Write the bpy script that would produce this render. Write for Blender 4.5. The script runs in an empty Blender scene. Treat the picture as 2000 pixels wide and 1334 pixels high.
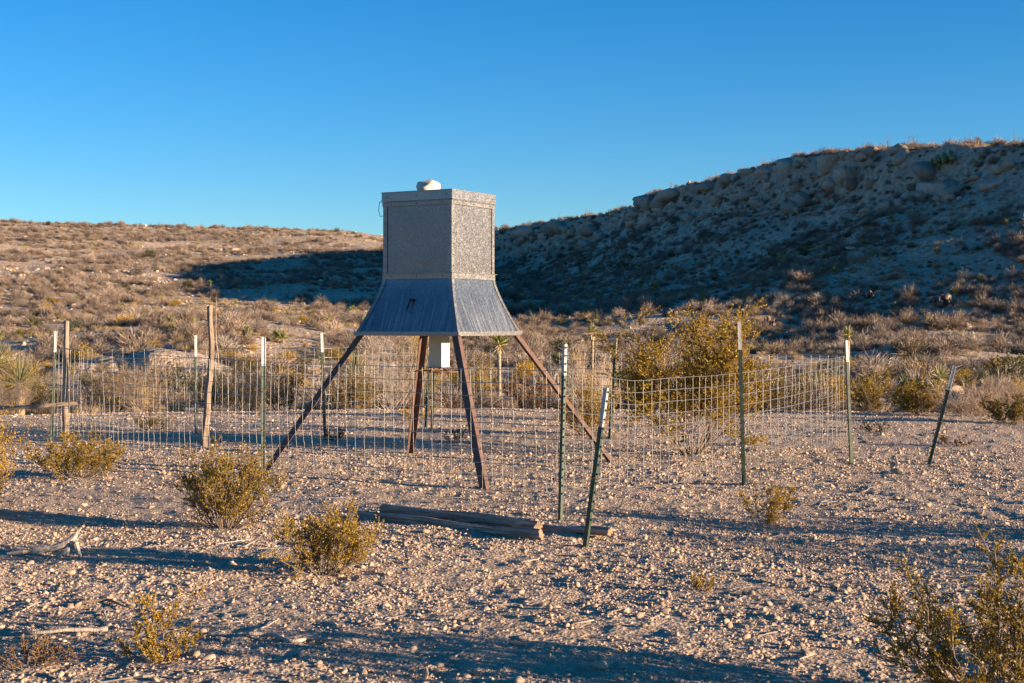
import bpy, math, random
import numpy as np
from mathutils import Vector, Matrix, Quaternion

scene = bpy.context.scene
C = scene.collection
PI = math.pi
# ------------------------------------------------------------------ camera, world, sun, exposure
EYE = 1.70            # eye height, metres
F = 2778.0            # focal length in photograph pixels (50 mm on 36 mm)
HOR = 632.0           # eye level in photograph pixels
cam_d = bpy.data.cameras.new('camera'); cam = bpy.data.objects.new('camera', cam_d); C.objects.link(cam)
cam.location = (0, 0, EYE); cam.rotation_euler = (PI/2, 0, 0)
cam_d.sensor_width = 36; cam_d.lens = 50; cam_d.shift_y = -(667-HOR)/2000.0
cam_d.clip_start = 0.1; cam_d.clip_end = 6000
scene.camera = cam

SUN_EL = math.radians(8.1)
SUN_AZ = math.radians(-20)       # angle from +X towards the camera side
sdir = Vector((math.cos(SUN_EL)*math.cos(SUN_AZ), math.cos(SUN_EL)*math.sin(SUN_AZ), math.sin(SUN_EL)))
w = bpy.data.worlds.new('World'); scene.world = w; w.use_nodes = True
wn = w.node_tree; bg = wn.nodes['Background']
sky = wn.nodes.new('ShaderNodeTexSky'); sky.sky_type = 'NISHITA'; sky.sun_disc = False
sky.sun_elevation = SUN_EL; sky.sun_rotation = PI/2 - SUN_AZ
sky.altitude = 900; sky.air_density = 1.0; sky.dust_density = 0.0; sky.ozone_density = 4.0
hs = wn.nodes.new('ShaderNodeHueSaturation'); hs.inputs['Saturation'].default_value = 1.2; hs.inputs['Hue'].default_value = .503
wn.links.new(sky.outputs[0], hs.inputs['Color']); wn.links.new(hs.outputs[0], bg.inputs['Color'])
bg.inputs['Strength'].default_value = 0.077
sl = bpy.data.lights.new('sun', 'SUN'); sl.energy = 5.0; sl.angle = math.radians(0.5); sl.color = (1.0, 0.77, 0.53)
so = bpy.data.objects.new('sun', sl); C.objects.link(so); so.rotation_euler = sdir.to_track_quat('Z', 'Y').to_euler()
so.location = (60, -30, 40)
vs = scene.view_settings; vs.view_transform = 'Standard'; vs.look = 'None'; vs.gamma = 1; vs.use_curve_mapping = False
vs.exposure = 1.6

# ------------------------------------------------------------------ noise and terrain height
def _hash(ix, iy, s):
    n = (ix.astype(np.int64)*374761393 + iy.astype(np.int64)*668265263 + s*1442695041) & 0xffffffff
    n = ((n ^ (n >> 13))*1274126177) & 0xffffffff
    n = n ^ (n >> 16)
    return (n & 0xffff)/32767.5 - 1.0
def vnoise(x, y, s=0):
    ix = np.floor(x); iy = np.floor(y); fx = x-ix; fy = y-iy
    u = fx*fx*fx*(fx*(fx*6-15)+10); v = fy*fy*fy*(fy*(fy*6-15)+10)
    a = _hash(ix, iy, s); b = _hash(ix+1, iy, s); c = _hash(ix, iy+1, s); d = _hash(ix+1, iy+1, s)
    return a+(b-a)*u+(c-a)*v+(a-b-c+d)*u*v
def fbm(x, y, s=0, o=4):
    t = 0; a = 1.0; n = 0
    for i in range(o):
        t = t+a*vnoise(x*2**i+17.3*i, y*2**i-9.1*i, s+i); n += a; a *= .5
    return t/n
def sstep(a, b, x):
    t = np.clip((x-a)/(b-a), 0, 1); return t*t*(3-2*t)
def poly_dist(x, y, P):
    """distance outside a polygon (0 inside)"""
    inside = np.zeros(x.shape, bool); dmin = np.full(x.shape, 1e18)
    n = len(P)
    for i in range(n):
        ax, ay = P[i]; bx, by = P[(i+1) % n]
        ex, ey = bx-ax, by-ay
        t = np.clip(((x-ax)*ex+(y-ay)*ey)/(ex*ex+ey*ey), 0, 1)
        dmin = np.minimum(dmin, (x-ax-t*ex)**2+(y-ay-t*ey)**2)
        cond = ((ay > y) != (by > y))
        xin = ax+(y-ay)*ex/(ey if abs(ey) > 1e-9 else 1e-9)
        inside ^= cond & (x < xin)
    return np.where(inside, 0.0, np.sqrt(dmin)), inside
RIDGE_R = [(43, 120), (38, 140), (30, 165), (17, 205), (2, 238), (-12, 268), (-16, 300), (40, 420), (420, 420), (420, 70), (100, 92), (60, 108)]
RIDGE_L = [(-420, 230), (-108, 300), (-30, 330), (60, 352), (160, 380), (160, 1100), (-700, 1100), (-700, 260)]
KR = 1.12; KL = 1.0       # size of the right ridge and the left hill
def height(x, y):
    x = np.asarray(x, float); y = np.asarray(y, float)
    r = np.hypot(x, y)
    near = 1-sstep(26, 45, r)
    z = 0.035*fbm(x/3.1, y/3.1, 1, 3)+0.020*fbm(x/.55, y/.55, 5, 3)*near+(0.013*fbm(x/.15, y/.15, 9, 3)+.005*vnoise(x/.045, y/.045, 14))*near
    far = sstep(26, 60, r)
    dip = sstep(26, 42, r)*(1-sstep(60, 120, r))
    z = z-0.75*dip*(y > 0)+far*(.45*fbm(x/17, y/17, 21, 3)+.16*fbm(x/4, y/4, 31, 3)+1.0*fbm(x/13, y/8, 37, 3)*sstep(62, 90, r)*(1-sstep(125, 170, r))*sstep(-12, 6, x))
    # the ridge on the right: flat top, a ledge of rock, a concave slope
    x0, y0 = x, y; x = x/KR; y = y/KR
    jx = x+2.0*vnoise(x/14, y/14, 41)+.8*vnoise(x/4, y/4, 42); jy = y+2.0*vnoise(x/14, y/14, 43)
    s, ins = poly_dist(jx, jy, RIDGE_R)
    H = 17.2+2.6*sstep(118, 160, y)-1.7*sstep(180, 230, y)-3*sstep(250, 290, y)
    cl = sstep(0, 3.2, s)
    led = 2.4*(sstep(112, 135, y)*(1-sstep(215, 262, y)))+.5
    W = 60.0
    body = (H-led)*np.clip(1-s/W, 0, 1)**2.6
    hr = np.where(ins, H, body+led*(1-cl)*np.clip(1-s/W, 0, 1))
    hr = hr+sstep(.5, 6, hr)*(.5*fbm(x/9, y/9, 51, 4)+.30*fbm(x/2.5, y/2.5, 55, 2))
    hr = hr*KR; x = x0/KL; y = y0/KL
    # the broad hill on the left, farther off
    s2, ins2 = poly_dist(x, y, RIDGE_L)
    H2 = 23.2-1.2*sstep(-110, -30, x)-10*sstep(-22, 40, x)
    b2 = H2*np.clip(1-s2/215.0, 0, 1)**1.12
    b2 = b2+.35*np.sin(b2*2.4+1.5*vnoise(x/25, y/25, 61))*sstep(3, 9, b2)
    hl = np.where(ins2, H2, b2)+sstep(1, 8, b2)*(.55*fbm(x/14, y/14, 65, 4))
    hl = hl*KL; x, y = x0, y0
    z = z+np.maximum(np.maximum(hr, hl), 0)+.25*np.minimum(np.maximum(hr, 0), np.maximum(hl, 0))*(1-sstep(3, 10, hr))
    # a mound of pale dirt cut by the wash on the left
    z = z+2.0*np.exp(-(((x+19)/13)**2+((y-92)/17)**2))+1.3*np.exp(-(((x+8)/16)**2+((y-112)/14)**2))
    # a pale cut bank beside the wash
    z = z+(.95+.35*fbm(x/1.3, y/1.3, 78, 3))*sstep(60.3, 62.6, y+1.1*vnoise(x/1.1, y/1.1, 77))*(1-sstep(64, 88, y))*np.exp(-((x+16.3)/3.8)**2)
    return z
def hz(x, y): return float(height(np.array([x]), np.array([y]))[0])
def at(px, py):
    """ground point (flat pan) seen at a photograph pixel"""
    d = F*EYE/(py-HOR); X = (px-1000)/F*d
    return Vector((X, d, hz(X, d)))
def col(px, d):
    X = (px-1000)/F*d; return Vector((X, d, hz(X, d)))
_ds = 20*1.004**np.arange(760)
def hit(px, py):
    """first terrain point along the line of sight of a pixel"""
    X = (px-1000)/F*_ds; zr = EYE-(py-HOR)/F*_ds
    k = np.argmax(height(X, _ds) > zr)
    if k == 0: k = 700
    return Vector((X[k], _ds[k], hz(X[k], _ds[k])))
def zpix(py, d): return EYE-(py-HOR)/F*d

# ------------------------------------------------------------------ materials
def newmat(name):
    m = bpy.data.materials.new(name); m.use_nodes = True; nt = m.node_tree
    return m, nt, nt.nodes['Principled BSDF']
def N(nt, t, **kw):
    n = nt.nodes.new(t)
    for k, v in kw.items():
        if k.startswith('i_'): n.inputs[k[2:].replace('_', ' ')].default_value = v
        else: setattr(n, k, v)
    return n
def ramp(nt, fac, stops):
    r = nt.nodes.new('ShaderNodeValToRGB'); e = r.color_ramp.elements
    while len(e) < len(stops): e.new(.5)
    for el, (p, c) in zip(e, stops):
        el.position = p; el.color = (*c, 1) if len(c) == 3 else c
    nt.links.new(fac, r.inputs[0]); return r.outputs[0]
def mixc(nt, f, a, b, mode='MIX'):
    n = nt.nodes.new('ShaderNodeMix'); n.data_type = 'RGBA'; n.blend_type = mode
    for i, v in ((0, f), (6, a), (7, b)):
        if isinstance(v, (int, float)): n.inputs[i].default_value = v
        elif isinstance(v, tuple): n.inputs[i].default_value = (*v, 1)
        else: nt.links.new(v, n.inputs[i])
    return n.outputs[2]
def coords(nt, kind, scale=(1, 1, 1)):
    if kind == 'pos':
        o = nt.nodes.new('ShaderNodeNewGeometry').outputs['Position']
    else:
        o = nt.nodes.new('ShaderNodeTexCoord').outputs[kind]
    mp = nt.nodes.new('ShaderNodeMapping'); mp.inputs['Scale'].default_value = scale
    nt.links.new(o, mp.inputs[0]); return mp.outputs[0]
def noise(nt, vec, scale, detail=4, rough=.55):
    n = nt.nodes.new('ShaderNodeTexNoise'); n.inputs['Scale'].default_value = scale
    n.inputs['Detail'].default_value = detail; n.inputs['Roughness'].default_value = rough
    nt.links.new(vec, n.inputs['Vector']); return n.outputs['Fac']
def voro(nt, vec, scale, out='Distance', feature='F1'):
    n = nt.nodes.new('ShaderNodeTexVoronoi'); n.feature = feature; n.inputs['Scale'].default_value = scale
    nt.links.new(vec, n.inputs['Vector']); return n.outputs[out]
def bump(nt, bsdf, h, strength, dist, prev=None):
    b = nt.nodes.new('ShaderNodeBump'); b.inputs['Strength'].default_value = strength; b.inputs['Distance'].default_value = dist
    nt.links.new(h, b.inputs['Height'])
    if prev is not None: nt.links.new(prev, b.inputs['Normal'])
    nt.links.new(b.outputs[0], bsdf.inputs['Normal']); return b.outputs[0]
M = {}
def m_ground():
    m, nt, b = newmat('gravel_ground'); p = coords(nt, 'pos')
    a = ramp(nt, noise(nt, p, .7, 5), [(.3, (.43, .305, .205)), (.7, (.53, .385, .265))])
    sp = voro(nt, p, 46, 'Color'); s2 = ramp(nt, sp, [(.1, (.62, .6, .58)), (.55, (1, 1, 1)), (.9, (1.28, 1.24, 1.2))])
    c = mixc(nt, .8, a, s2, 'MULTIPLY'); nt.links.new(c, b.inputs['Base Color']); b.inputs['Roughness'].default_value = .95
    n1 = bump(nt, b, voro(nt, p, 42), 1.0, .02); bump(nt, b, noise(nt, p, 75, 4, .65), .9, .012, n1); return m
def m_hill():
    m, nt, b = newmat('stony_hillside'); p = coords(nt, 'pos')
    a = ramp(nt, noise(nt, p, .12, 6, .65), [(.3, (.34, .25, .175)), (.55, (.45, .335, .24)), (.75, (.53, .40, .29))])
    s2 = ramp(nt, voro(nt, p, 2.6, 'Color'), [(.1, (.6, .6, .6)), (.6, (1, 1, 1)), (.95, (1.3, 1.27, 1.22))])
    c = mixc(nt, .8, a, s2, 'MULTIPLY'); nt.links.new(c, b.inputs['Base Color']); b.inputs['Roughness'].default_value = .95
    n1 = bump(nt, b, noise(nt, p, 1.3, 6, .7), .9, .35); bump(nt, b, voro(nt, p, 4), .7, .12, n1); return m
def m_stone(name, lo, hi, sc=9, rnd=.5):
    m, nt, b = newmat(name); p = coords(nt, 'Object')
    oi = nt.nodes.new('ShaderNodeObjectInfo')
    a = ramp(nt, oi.outputs['Random'], [(0, lo), (.6, tuple((x+y)/2 for x, y in zip(lo, hi))), (1, hi)])
    s = ramp(nt, noise(nt, p, sc, 5, .6), [(.3, (.7, .69, .68)), (.7, (1.15, 1.13, 1.1))])
    c = mixc(nt, .85, a, s, 'MULTIPLY'); nt.links.new(c, b.inputs['Base Color']); b.inputs['Roughness'].default_value = .9
    bump(nt, b, noise(nt, p, sc*3, 4, .6), .5, .12/sc); return m
def m_leaf(name, c0, c1, trans=.3):
    m, nt, b = newmat(name); g = nt.nodes.new('ShaderNodeNewGeometry')
    c = ramp(nt, g.outputs['Random Per Island'], [(0, c0), (1, c1)])
    oi = nt.nodes.new('ShaderNodeObjectInfo'); c = mixc(nt, 1, c, ramp(nt, oi.outputs['Random'], [(0, (.68, .70, .74)), (.5, (1, 1, 1)), (1, (1.32, 1.24, 1.12))]), 'MULTIPLY')
    nt.links.new(c, b.inputs['Base Color']); b.inputs['Roughness'].default_value = .55
    tr = nt.nodes.new('ShaderNodeBsdfTranslucent'); nt.links.new(c, tr.inputs['Color'])
    mx = nt.nodes.new('ShaderNodeMixShader'); mx.inputs[0].default_value = trans
    nt.links.new(b.outputs[0], mx.inputs[1]); nt.links.new(tr.outputs[0], mx.inputs[2])
    nt.links.new(mx.outputs[0], nt.nodes['Material Output'].inputs['Surface']); return m
def m_wood(name, dark, light, zs=.06, sc=70, bd=.008):
    m, nt, b = newmat(name); p = coords(nt, 'Object', (1, 1, zs))
    g = noise(nt, p, sc, 5, .65); a = ramp(nt, g, [(.32, dark), (.62, light)])
    t = ramp(nt, noise(nt, coords(nt, 'Object'), 5, 3), [(.3, (.75, .72, .7)), (.7, (1.12, 1.1, 1.08))])
    c = mixc(nt, 1, a, t, 'MULTIPLY'); nt.links.new(c, b.inputs['Base Color']); b.inputs['Roughness'].default_value = .85
    bump(nt, b, g, 1.0, bd); return m
def m_galv(name, base, dirt=0.0, spang=95, rough=.42, con=(.8, 1.28)):
    m, nt, b = newmat(name); p = coords(nt, 'Object')
    v = voro(nt, p, spang, 'Color')
    s = ramp(nt, v, [(.1, tuple(x*con[0] for x in base)), (.55, base), (.95, tuple(min(1, x*con[1]) for x in base))])
    big = ramp(nt, noise(nt, p, 2.5, 4), [(.3, (.85, .85, .86)), (.7, (1.08, 1.07, 1.05))])
    c = mixc(nt, 1, s, big, 'MULTIPLY')
    b.inputs['Metallic'].default_value = .82
    rr = ramp(nt, v, [(0, (rough-.1,)*3), (1, (rough+.14,)*3)]); nt.links.new(rr, b.inputs['Roughness'])
    if dirt > 0:      # chalky run-off streaks, heavier low down
        st = noise(nt, coords(nt, 'Object', (1, .02, .045)), 48, 5, .6)
        sx = nt.nodes.new('ShaderNodeSeparateXYZ'); nt.links.new(nt.nodes.new('ShaderNodeTexCoord').outputs['Object'], sx.inputs[0])
        mr = N(nt, 'ShaderNodeMapRange'); nt.links.new(sx.outputs[2], mr.inputs[0])
        for k, val in ((1, 2.2), (2, 1.75), (3, 0.0), (4, 1.0)): mr.inputs[k].default_value = val
        f0 = ramp(nt, st, [(.46, (0, 0, 0)), (.68, (1, 1, 1))])
        mu = N(nt, 'ShaderNodeMath', operation='MULTIPLY'); nt.links.new(f0, mu.inputs[0]); nt.links.new(mr.outputs[0], mu.inputs[1])
        mu2 = N(nt, 'ShaderNodeMath', operation='MULTIPLY'); nt.links.new(mu.outputs[0], mu2.inputs[0]); mu2.inputs[1].default_value = dirt
        c = mixc(nt, mu2.outputs[0], c, (.40, .395, .365))
        iv = N(nt, 'ShaderNodeMath', operation='MULTIPLY_ADD'); nt.links.new(mu2.outputs[0], iv.inputs[0]); iv.inputs[1].default_value = -.8; iv.inputs[2].default_value = .82
        nt.links.new(iv.outputs[0], b.inputs['Metallic'])
    nt.links.new(c, b.inputs['Base Color'])
    bump(nt, b, noise(nt, p, 3.2, 3), .35, .03); return m
def m_rust(name, a0, a1):
    m, nt, b = newmat(name); p = coords(nt, 'Object')
    a = ramp(nt, noise(nt, p, 22, 6, .7), [(.32, a0), (.68, a1)]); nt.links.new(a, b.inputs['Base Color'])
    b.inputs['Roughness'].default_value = .75; b.inputs['Metallic'].default_value = .15
    bump(nt, b, noise(nt, p, 120, 3), .4, .002); return m
def m_paint(name, c0, chip, amt=.62, rough=.5):
    m, nt, b = newmat(name); p = coords(nt, 'Object', (1, 1, .35))
    f = ramp(nt, noise(nt, p, 60, 5, .65), [(amt, (0, 0, 0)), (amt+.06, (1, 1, 1))])
    c = mixc(nt, f, c0, chip); nt.links.new(c, b.inputs['Base Color']); b.inputs['Roughness'].default_value = rough; return m
def m_plain(name, c, rough=.6, metal=0.0):
    m, nt, b = newmat(name); p = coords(nt, 'Object')
    a = ramp(nt, noise(nt, p, 30, 3), [(.3, tuple(x*.8 for x in c)), (.7, tuple(x*1.15 for x in c))])
    nt.links.new(a, b.inputs['Base Color']); b.inputs['Roughness'].default_value = rough; b.inputs['Metallic'].default_value = metal; return m
M['ground'] = m_ground(); M['hill'] = m_hill()
M['stone'] = m_stone('limestone', (.36, .265, .185), (.56, .42, .30))
M['pebble'] = m_stone('gravel_stone', (.34, .24, .165), (.60, .45, .325), 30)
M['boulder'] = m_stone('weathered_limestone', (.27, .205, .15), (.43, .335, .25), 2.2)
M['pale_rock'] = m_stone('pale_limestone', (.55, .48, .38), (.62, .54, .43), 14)
M['creosote'] = m_leaf('creosote_leaf', (.25, .15, .009), (.52, .325, .018))
M['creosote_far'] = m_leaf('creosote_leaf_dull', (.13, .09, .014), (.25, .165, .026))
M['olive'] = m_leaf('dark_scrub_leaf', (.05, .048, .018), (.10, .085, .03))
M['yucca'] = m_leaf('yucca_blade', (.13, .14, .03), (.24, .22, .07), .2)
M['dead_leaf'] = m_leaf('dry_yucca_blade', (.25, .17, .08), (.42, .31, .16), .15)
M['twig'] = m_leaf('dry_twig', (.15, .105, .075), (.27, .2, .15), .05)
M['pale_twig'] = m_leaf('bleached_twig', (.27, .21, .165), (.42, .34, .27), .05)
M['straw'] = m_leaf('dry_grass', (.26, .18, .085), (.44, .32, .17), .25)
M['red_leaf'] = m_leaf('rusty_leaf', (.16, .075, .02), (.26, .13, .03), .2)
M['pad'] = m_leaf('cactus_pad', (.10, .07, .055), (.16, .10, .08), .0)
M['pad_pale'] = m_leaf('green_cactus_pad', (.16, .17, .05), (.26, .25, .09), .0)
M['stem'] = m_wood('shrub_bark', (.10, .075, .055), (.24, .185, .14))
M['wood'] = m_wood('weathered_post_wood', (.12, .085, .062), (.38, .285, .205))
M['log'] = m_wood('grey_log_wood', (.13, .095, .07), (.48, .385, .30), .05, 34, .025)
M['cut'] = m_wood('sawn_log_end', (.19, .125, .08), (.34, .24, .16), 1)
M['bone_wood'] = m_wood('bleached_dead_wood', (.28, .225, .18), (.5, .43, .36))
M['galv'] = m_galv('galvanized_steel', (.27, .27, .275), 0, 95, .4)
M['galv_side'] = m_galv('galvanized_panel', (.21, .207, .205), 0, 72, .42, (.74, 1.4))
M['galv_skirt'] = m_galv('streaked_galvanized_panel', (.175, .195, .207), .45, 90, .36)
M['trim'] = m_galv('galvanized_angle', (.25, .24, .23), 0, 70, .45)
M['wire'] = m_plain('galvanized_wire', (.33, .32, .305), .42, .85)
M['rust'] = m_rust('rusty_angle_iron', (.075, .042, .034), (.165, .092, .066))
M['rust_wire'] = m_rust('rusty_wire', (.14, .06, .025), (.27, .13, .055))
M['green'] = m_paint('green_post_paint', (.026, .048, .030), (.14, .135, .085), .57)
M['stud'] = m_paint('dark_stud_paint', (.015, .035, .022), (.05, .05, .04), .66)
M['white'] = m_paint('white_post_paint', (.44, .425, .40), (.22, .18, .14), .57)
M['motor'] = m_paint('cream_motor_housing', (.50, .47, .38), (.25, .17, .1), .66)
M['black'] = m_plain('black_rubber', (.012, .012, .013), .6)

# ------------------------------------------------------------------ mesh helpers
def mesh_from(name, V, Fs, mats, smooth=False, idx=None):
    me = bpy.data.meshes.new(name)
    V = np.asarray(V, np.float64)
    if isinstance(Fs, np.ndarray):
        n, k = Fs.shape
        me.vertices.add(len(V)); me.vertices.foreach_set('co', V.astype(np.float32).ravel())
        me.loops.add(n*k); me.loops.foreach_set('vertex_index', Fs.astype(np.int32).ravel())
        me.polygons.add(n); me.polygons.foreach_set('loop_start', np.arange(0, n*k, k, dtype=np.int32))
        me.update(calc_edges=True)
    else:
        me.from_pydata([tuple(v) for v in V], [], Fs); me.update()
    for m in (mats if isinstance(mats, (list, tuple)) else [mats]): me.materials.append(M[m])
    if smooth: me.polygons.foreach_set('use_smooth', np.ones(len(me.polygons), bool))
    if idx is not None: me.polygons.foreach_set('material_index', np.asarray(idx, np.int32))
    return me
def obj(name, me, parent=None, loc=None, rot=None):
    o = bpy.data.objects.new(name, me); C.objects.link(o)
    if parent is not None: o.parent = parent
    if loc is not None: o.location = loc
    if rot is not None: o.rotation_euler = rot
    return o
def tag(o, label, cat, group=None, kind=None):
    o['label'] = label; o['category'] = cat
    if group: o['group'] = group
    if kind: o['kind'] = kind
    return o
def thing(name, label, cat, loc=(0, 0, 0), rot=(0, 0, 0), group=None):
    o = bpy.data.objects.new(name, None); C.objects.link(o); o.location = loc; o.rotation_euler = rot
    o.empty_display_size = .2
    return tag(o, label, cat, group)
def copy_thing(src, loc, rotz, scale, label=None):
    r = src.copy(); C.objects.link(r); r.location = loc; r.rotation_euler = (0, 0, rotz); r.scale = (scale,)*3
    if label: r['label'] = label
    for ch in src.children:
        c = ch.copy(); C.objects.link(c); c.parent = r
    return r
class MB:
    def __init__(s): s.v = []; s.f = []
    def add(s, V, Fs):
        o = len(s.v); s.v += [tuple(p) for p in V]; s.f += [tuple(i+o for i in f) for f in Fs]; return s
    def box(s, x0, x1, y0, y1, z0, z1):
        V = [(x, y, z) for z in (z0, z1) for y in (y0, y1) for x in (x0, x1)]
        return s.add(V, [(0, 2, 3, 1), (4, 5, 7, 6), (0, 1, 5, 4), (2, 6, 7, 3), (0, 4, 6, 2), (1, 3, 7, 5)])
    def tube(s, pts, rad, k=6, cap=True, wob=0, rng=None):
        pts = [Vector(p) for p in pts]; n = len(pts)
        if not hasattr(rad, '__len__'): rad = [rad]*n
        V = []; Fs = []; up = None
        for i in range(n):
            t = (pts[min(i+1, n-1)]-pts[max(i-1, 0)]).normalized()
            if up is None: up = Vector((0, 0, 1)) if abs(t.z) < .9 else Vector((1, 0, 0))
            a = (up-t*up.dot(t)).normalized(); b = t.cross(a); up = a
            for j in range(k):
                an = 2*PI*j/k; rr = rad[i]*(1+(wob*(rng.random()-.5) if wob else 0))
                V.append(pts[i]+(a*math.cos(an)+b*math.sin(an))*rr)
        for i in range(n-1):
            for j in range(k):
                j2 = (j+1) % k; Fs.append((i*k+j, i*k+j2, (i+1)*k+j2, (i+1)*k+j))
        if cap: Fs += [tuple(range(k-1, -1, -1)), tuple((n-1)*k+j for j in range(k))]
        return s.add(V, Fs)
    def mesh(s, name, mat, smooth=False): return mesh_from(name, s.v, s.f, mat, smooth)
    def build(s, name, mat, parent=None, smooth=False): return obj(name, s.mesh(name, mat, smooth), parent)
def norm(a): return a/np.maximum(np.linalg.norm(a, axis=-1, keepdims=True), 1e-9)
def prisms(P0, P1, r0, r1, k=3):
    """many tapering sticks at once: returns verts, quads"""
    P0 = np.asarray(P0, float); P1 = np.asarray(P1, float); n = len(P0)
    t = norm(P1-P0); h = np.where(np.abs(t[:, 2:3]) < .8, np.array([[0, 0, 1.]]), np.array([[1., 0, 0]]))
    a = norm(np.cross(t, h)); b = np.cross(t, a)
    V = np.zeros((n, 2, k, 3))
    for j in range(k):
        an = 2*PI*j/k; o = a*math.cos(an)+b*math.sin(an)
        V[:, 0, j] = P0+o*np.asarray(r0).reshape(-1, 1); V[:, 1, j] = P1+o*np.asarray(r1).reshape(-1, 1)
    base = (np.arange(n)*2*k)[:, None]
    Q = []
    for j in range(k):
        j2 = (j+1) % k; Q.append(np.stack([base[:, 0]+j, base[:, 0]+j2, base[:, 0]+k+j2, base[:, 0]+k+j], 1))
    return V.reshape(-1, 3), np.concatenate(Q, 0)
def blades(P, D, L, Wd, rng, fold=0):
    """diamond leaves: base P, direction D"""
    n = len(P); D = norm(D); s = norm(np.cross(D, rng.normal(size=(n, 3)))); L = np.broadcast_to(L, (n,))[:, None]; Wd = np.broadcast_to(Wd, (n,))[:, None]
    V = np.stack([P, P+D*L*.45+s*Wd*.5, P+D*L, P+D*L*.45-s*Wd*.5], 1).reshape(-1, 3)
    return V, np.arange(4*n).reshape(n, 4)
def joinvf(*vf):
    V = []; Q = []; o = 0
    for v, q in vf:
        V.append(v); Q.append(q+o); o += len(v)
    return np.concatenate(V), np.concatenate(Q)
def ico(sub):
    import bmesh
    bm = bmesh.new(); bmesh.ops.create_icosphere(bm, subdivisions=sub, radius=1)
    V = np.array([v.co[:] for v in bm.verts]); Fs = np.array([[v.index for v in f.verts] for f in bm.faces]); bm.free(); return V, Fs
ICO = {i: ico(i) for i in (1, 2, 3)}
def rock_mesh(name, seed, mat, sub=2, dims=(1, .8, .55), cuts=9, rough=.07, boxy=0, cr=(.55, .85)):
    rng = np.random.default_rng(seed); V, Fs = ICO[sub]; V = V.copy()
    if boxy: V = np.sign(V)*np.abs(V)**(1/(1+boxy))
    for i in range(cuts):
        n = norm(rng.normal(size=3)); d = rng.uniform(*cr); k = V@n-d
        V = V-np.where(k > 0, k, 0)[:, None]*n
    V = V+rng.normal(size=V.shape)*rough*.5
    if boxy > 1: V = V*(1+.07*np.sign(np.sin(V[:, 2:3]*7+seed)))+.05*norm(V)*vnoise(V[:, 0]*2.2+seed+V[:, 2]*1.3, V[:, 1]*2.2, seed)[:, None]
    return mesh_from(name, V*np.array(dims), Fs, mat)

# ------------------------------------------------------------------ ground and hills: one height field on a polar grid
def build_terrain():
    fine = np.radians(np.arange(-25, 25.01, .075)); co1 = np.radians(np.linspace(25, 335, 150)[1:-1])
    ang = np.concatenate([fine, co1])               # measured from +Y towards +X, closes on itself
    py = np.arange(1700, 800, -1.9); near = F*EYE/(py-HOR)
    r = [near[-1]]
    while r[-1] < 560: r.append(r[-1]*1.0085)
    while r[-1] < 3200: r.append(r[-1]*1.12)
    rad = np.concatenate([[.4, 1.2, 2.2, 3.2, 4.0], near, r[1:]])
    rad = rad[np.concatenate([[True], np.diff(rad) > 0])]
    A, R = np.meshgrid(ang, rad); X = R*np.sin(A); Y = R*np.cos(A); Z = height(X, Y)
    far = R > 580; Z = np.where(far, np.minimum(Z, 27), Z)
    V = np.stack([X, Y, Z], -1).reshape(-1, 3); nA = len(ang); nR = len(rad)
    i, j = np.meshgrid(np.arange(nR-1), np.arange(nA), indexing='ij'); j2 = (j+1) % nA
    Q = np.stack([i*nA+j, i*nA+j2, (i+1)*nA+j2, (i+1)*nA+j], -1)
    Q = Q[..., ::-1]
    rm = rad[:-1][:, None]+0*j; am = np.where(ang > PI, ang-2*PI, ang)[None, :]+0*i
    xm = rm*np.sin(am); ym = rm*np.cos(am)
    isg = (rm < 46) | (ym < 0); right = (xm > -14-.0*(ym)) & (ym > 0)
    def sub(mask, name, mat):
        q = Q[mask]; u, inv = np.unique(q, return_inverse=True)
        me = mesh_from(name, V[u], inv.reshape(q.shape), mat, True); o = obj(name, me); o['kind'] = 'structure'; return o
    g = sub(isg, 'ground', 'ground'); hl = sub(~isg & ~right, 'hill_left', 'hill'); hr = sub(~isg & right, 'hill_right', 'hill')
    # close the small hole under the camera
    ring = V[:nA]; me = mesh_from('ground_centre', np.concatenate([ring, [[0, 0, hz(0, 0)]]]), [(k, nA, (k+1) % nA)[::-1] for k in range(nA)], 'ground', True)
    c = obj('ground_patch', me, g); c['kind'] = 'structure'
build_terrain()

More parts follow.
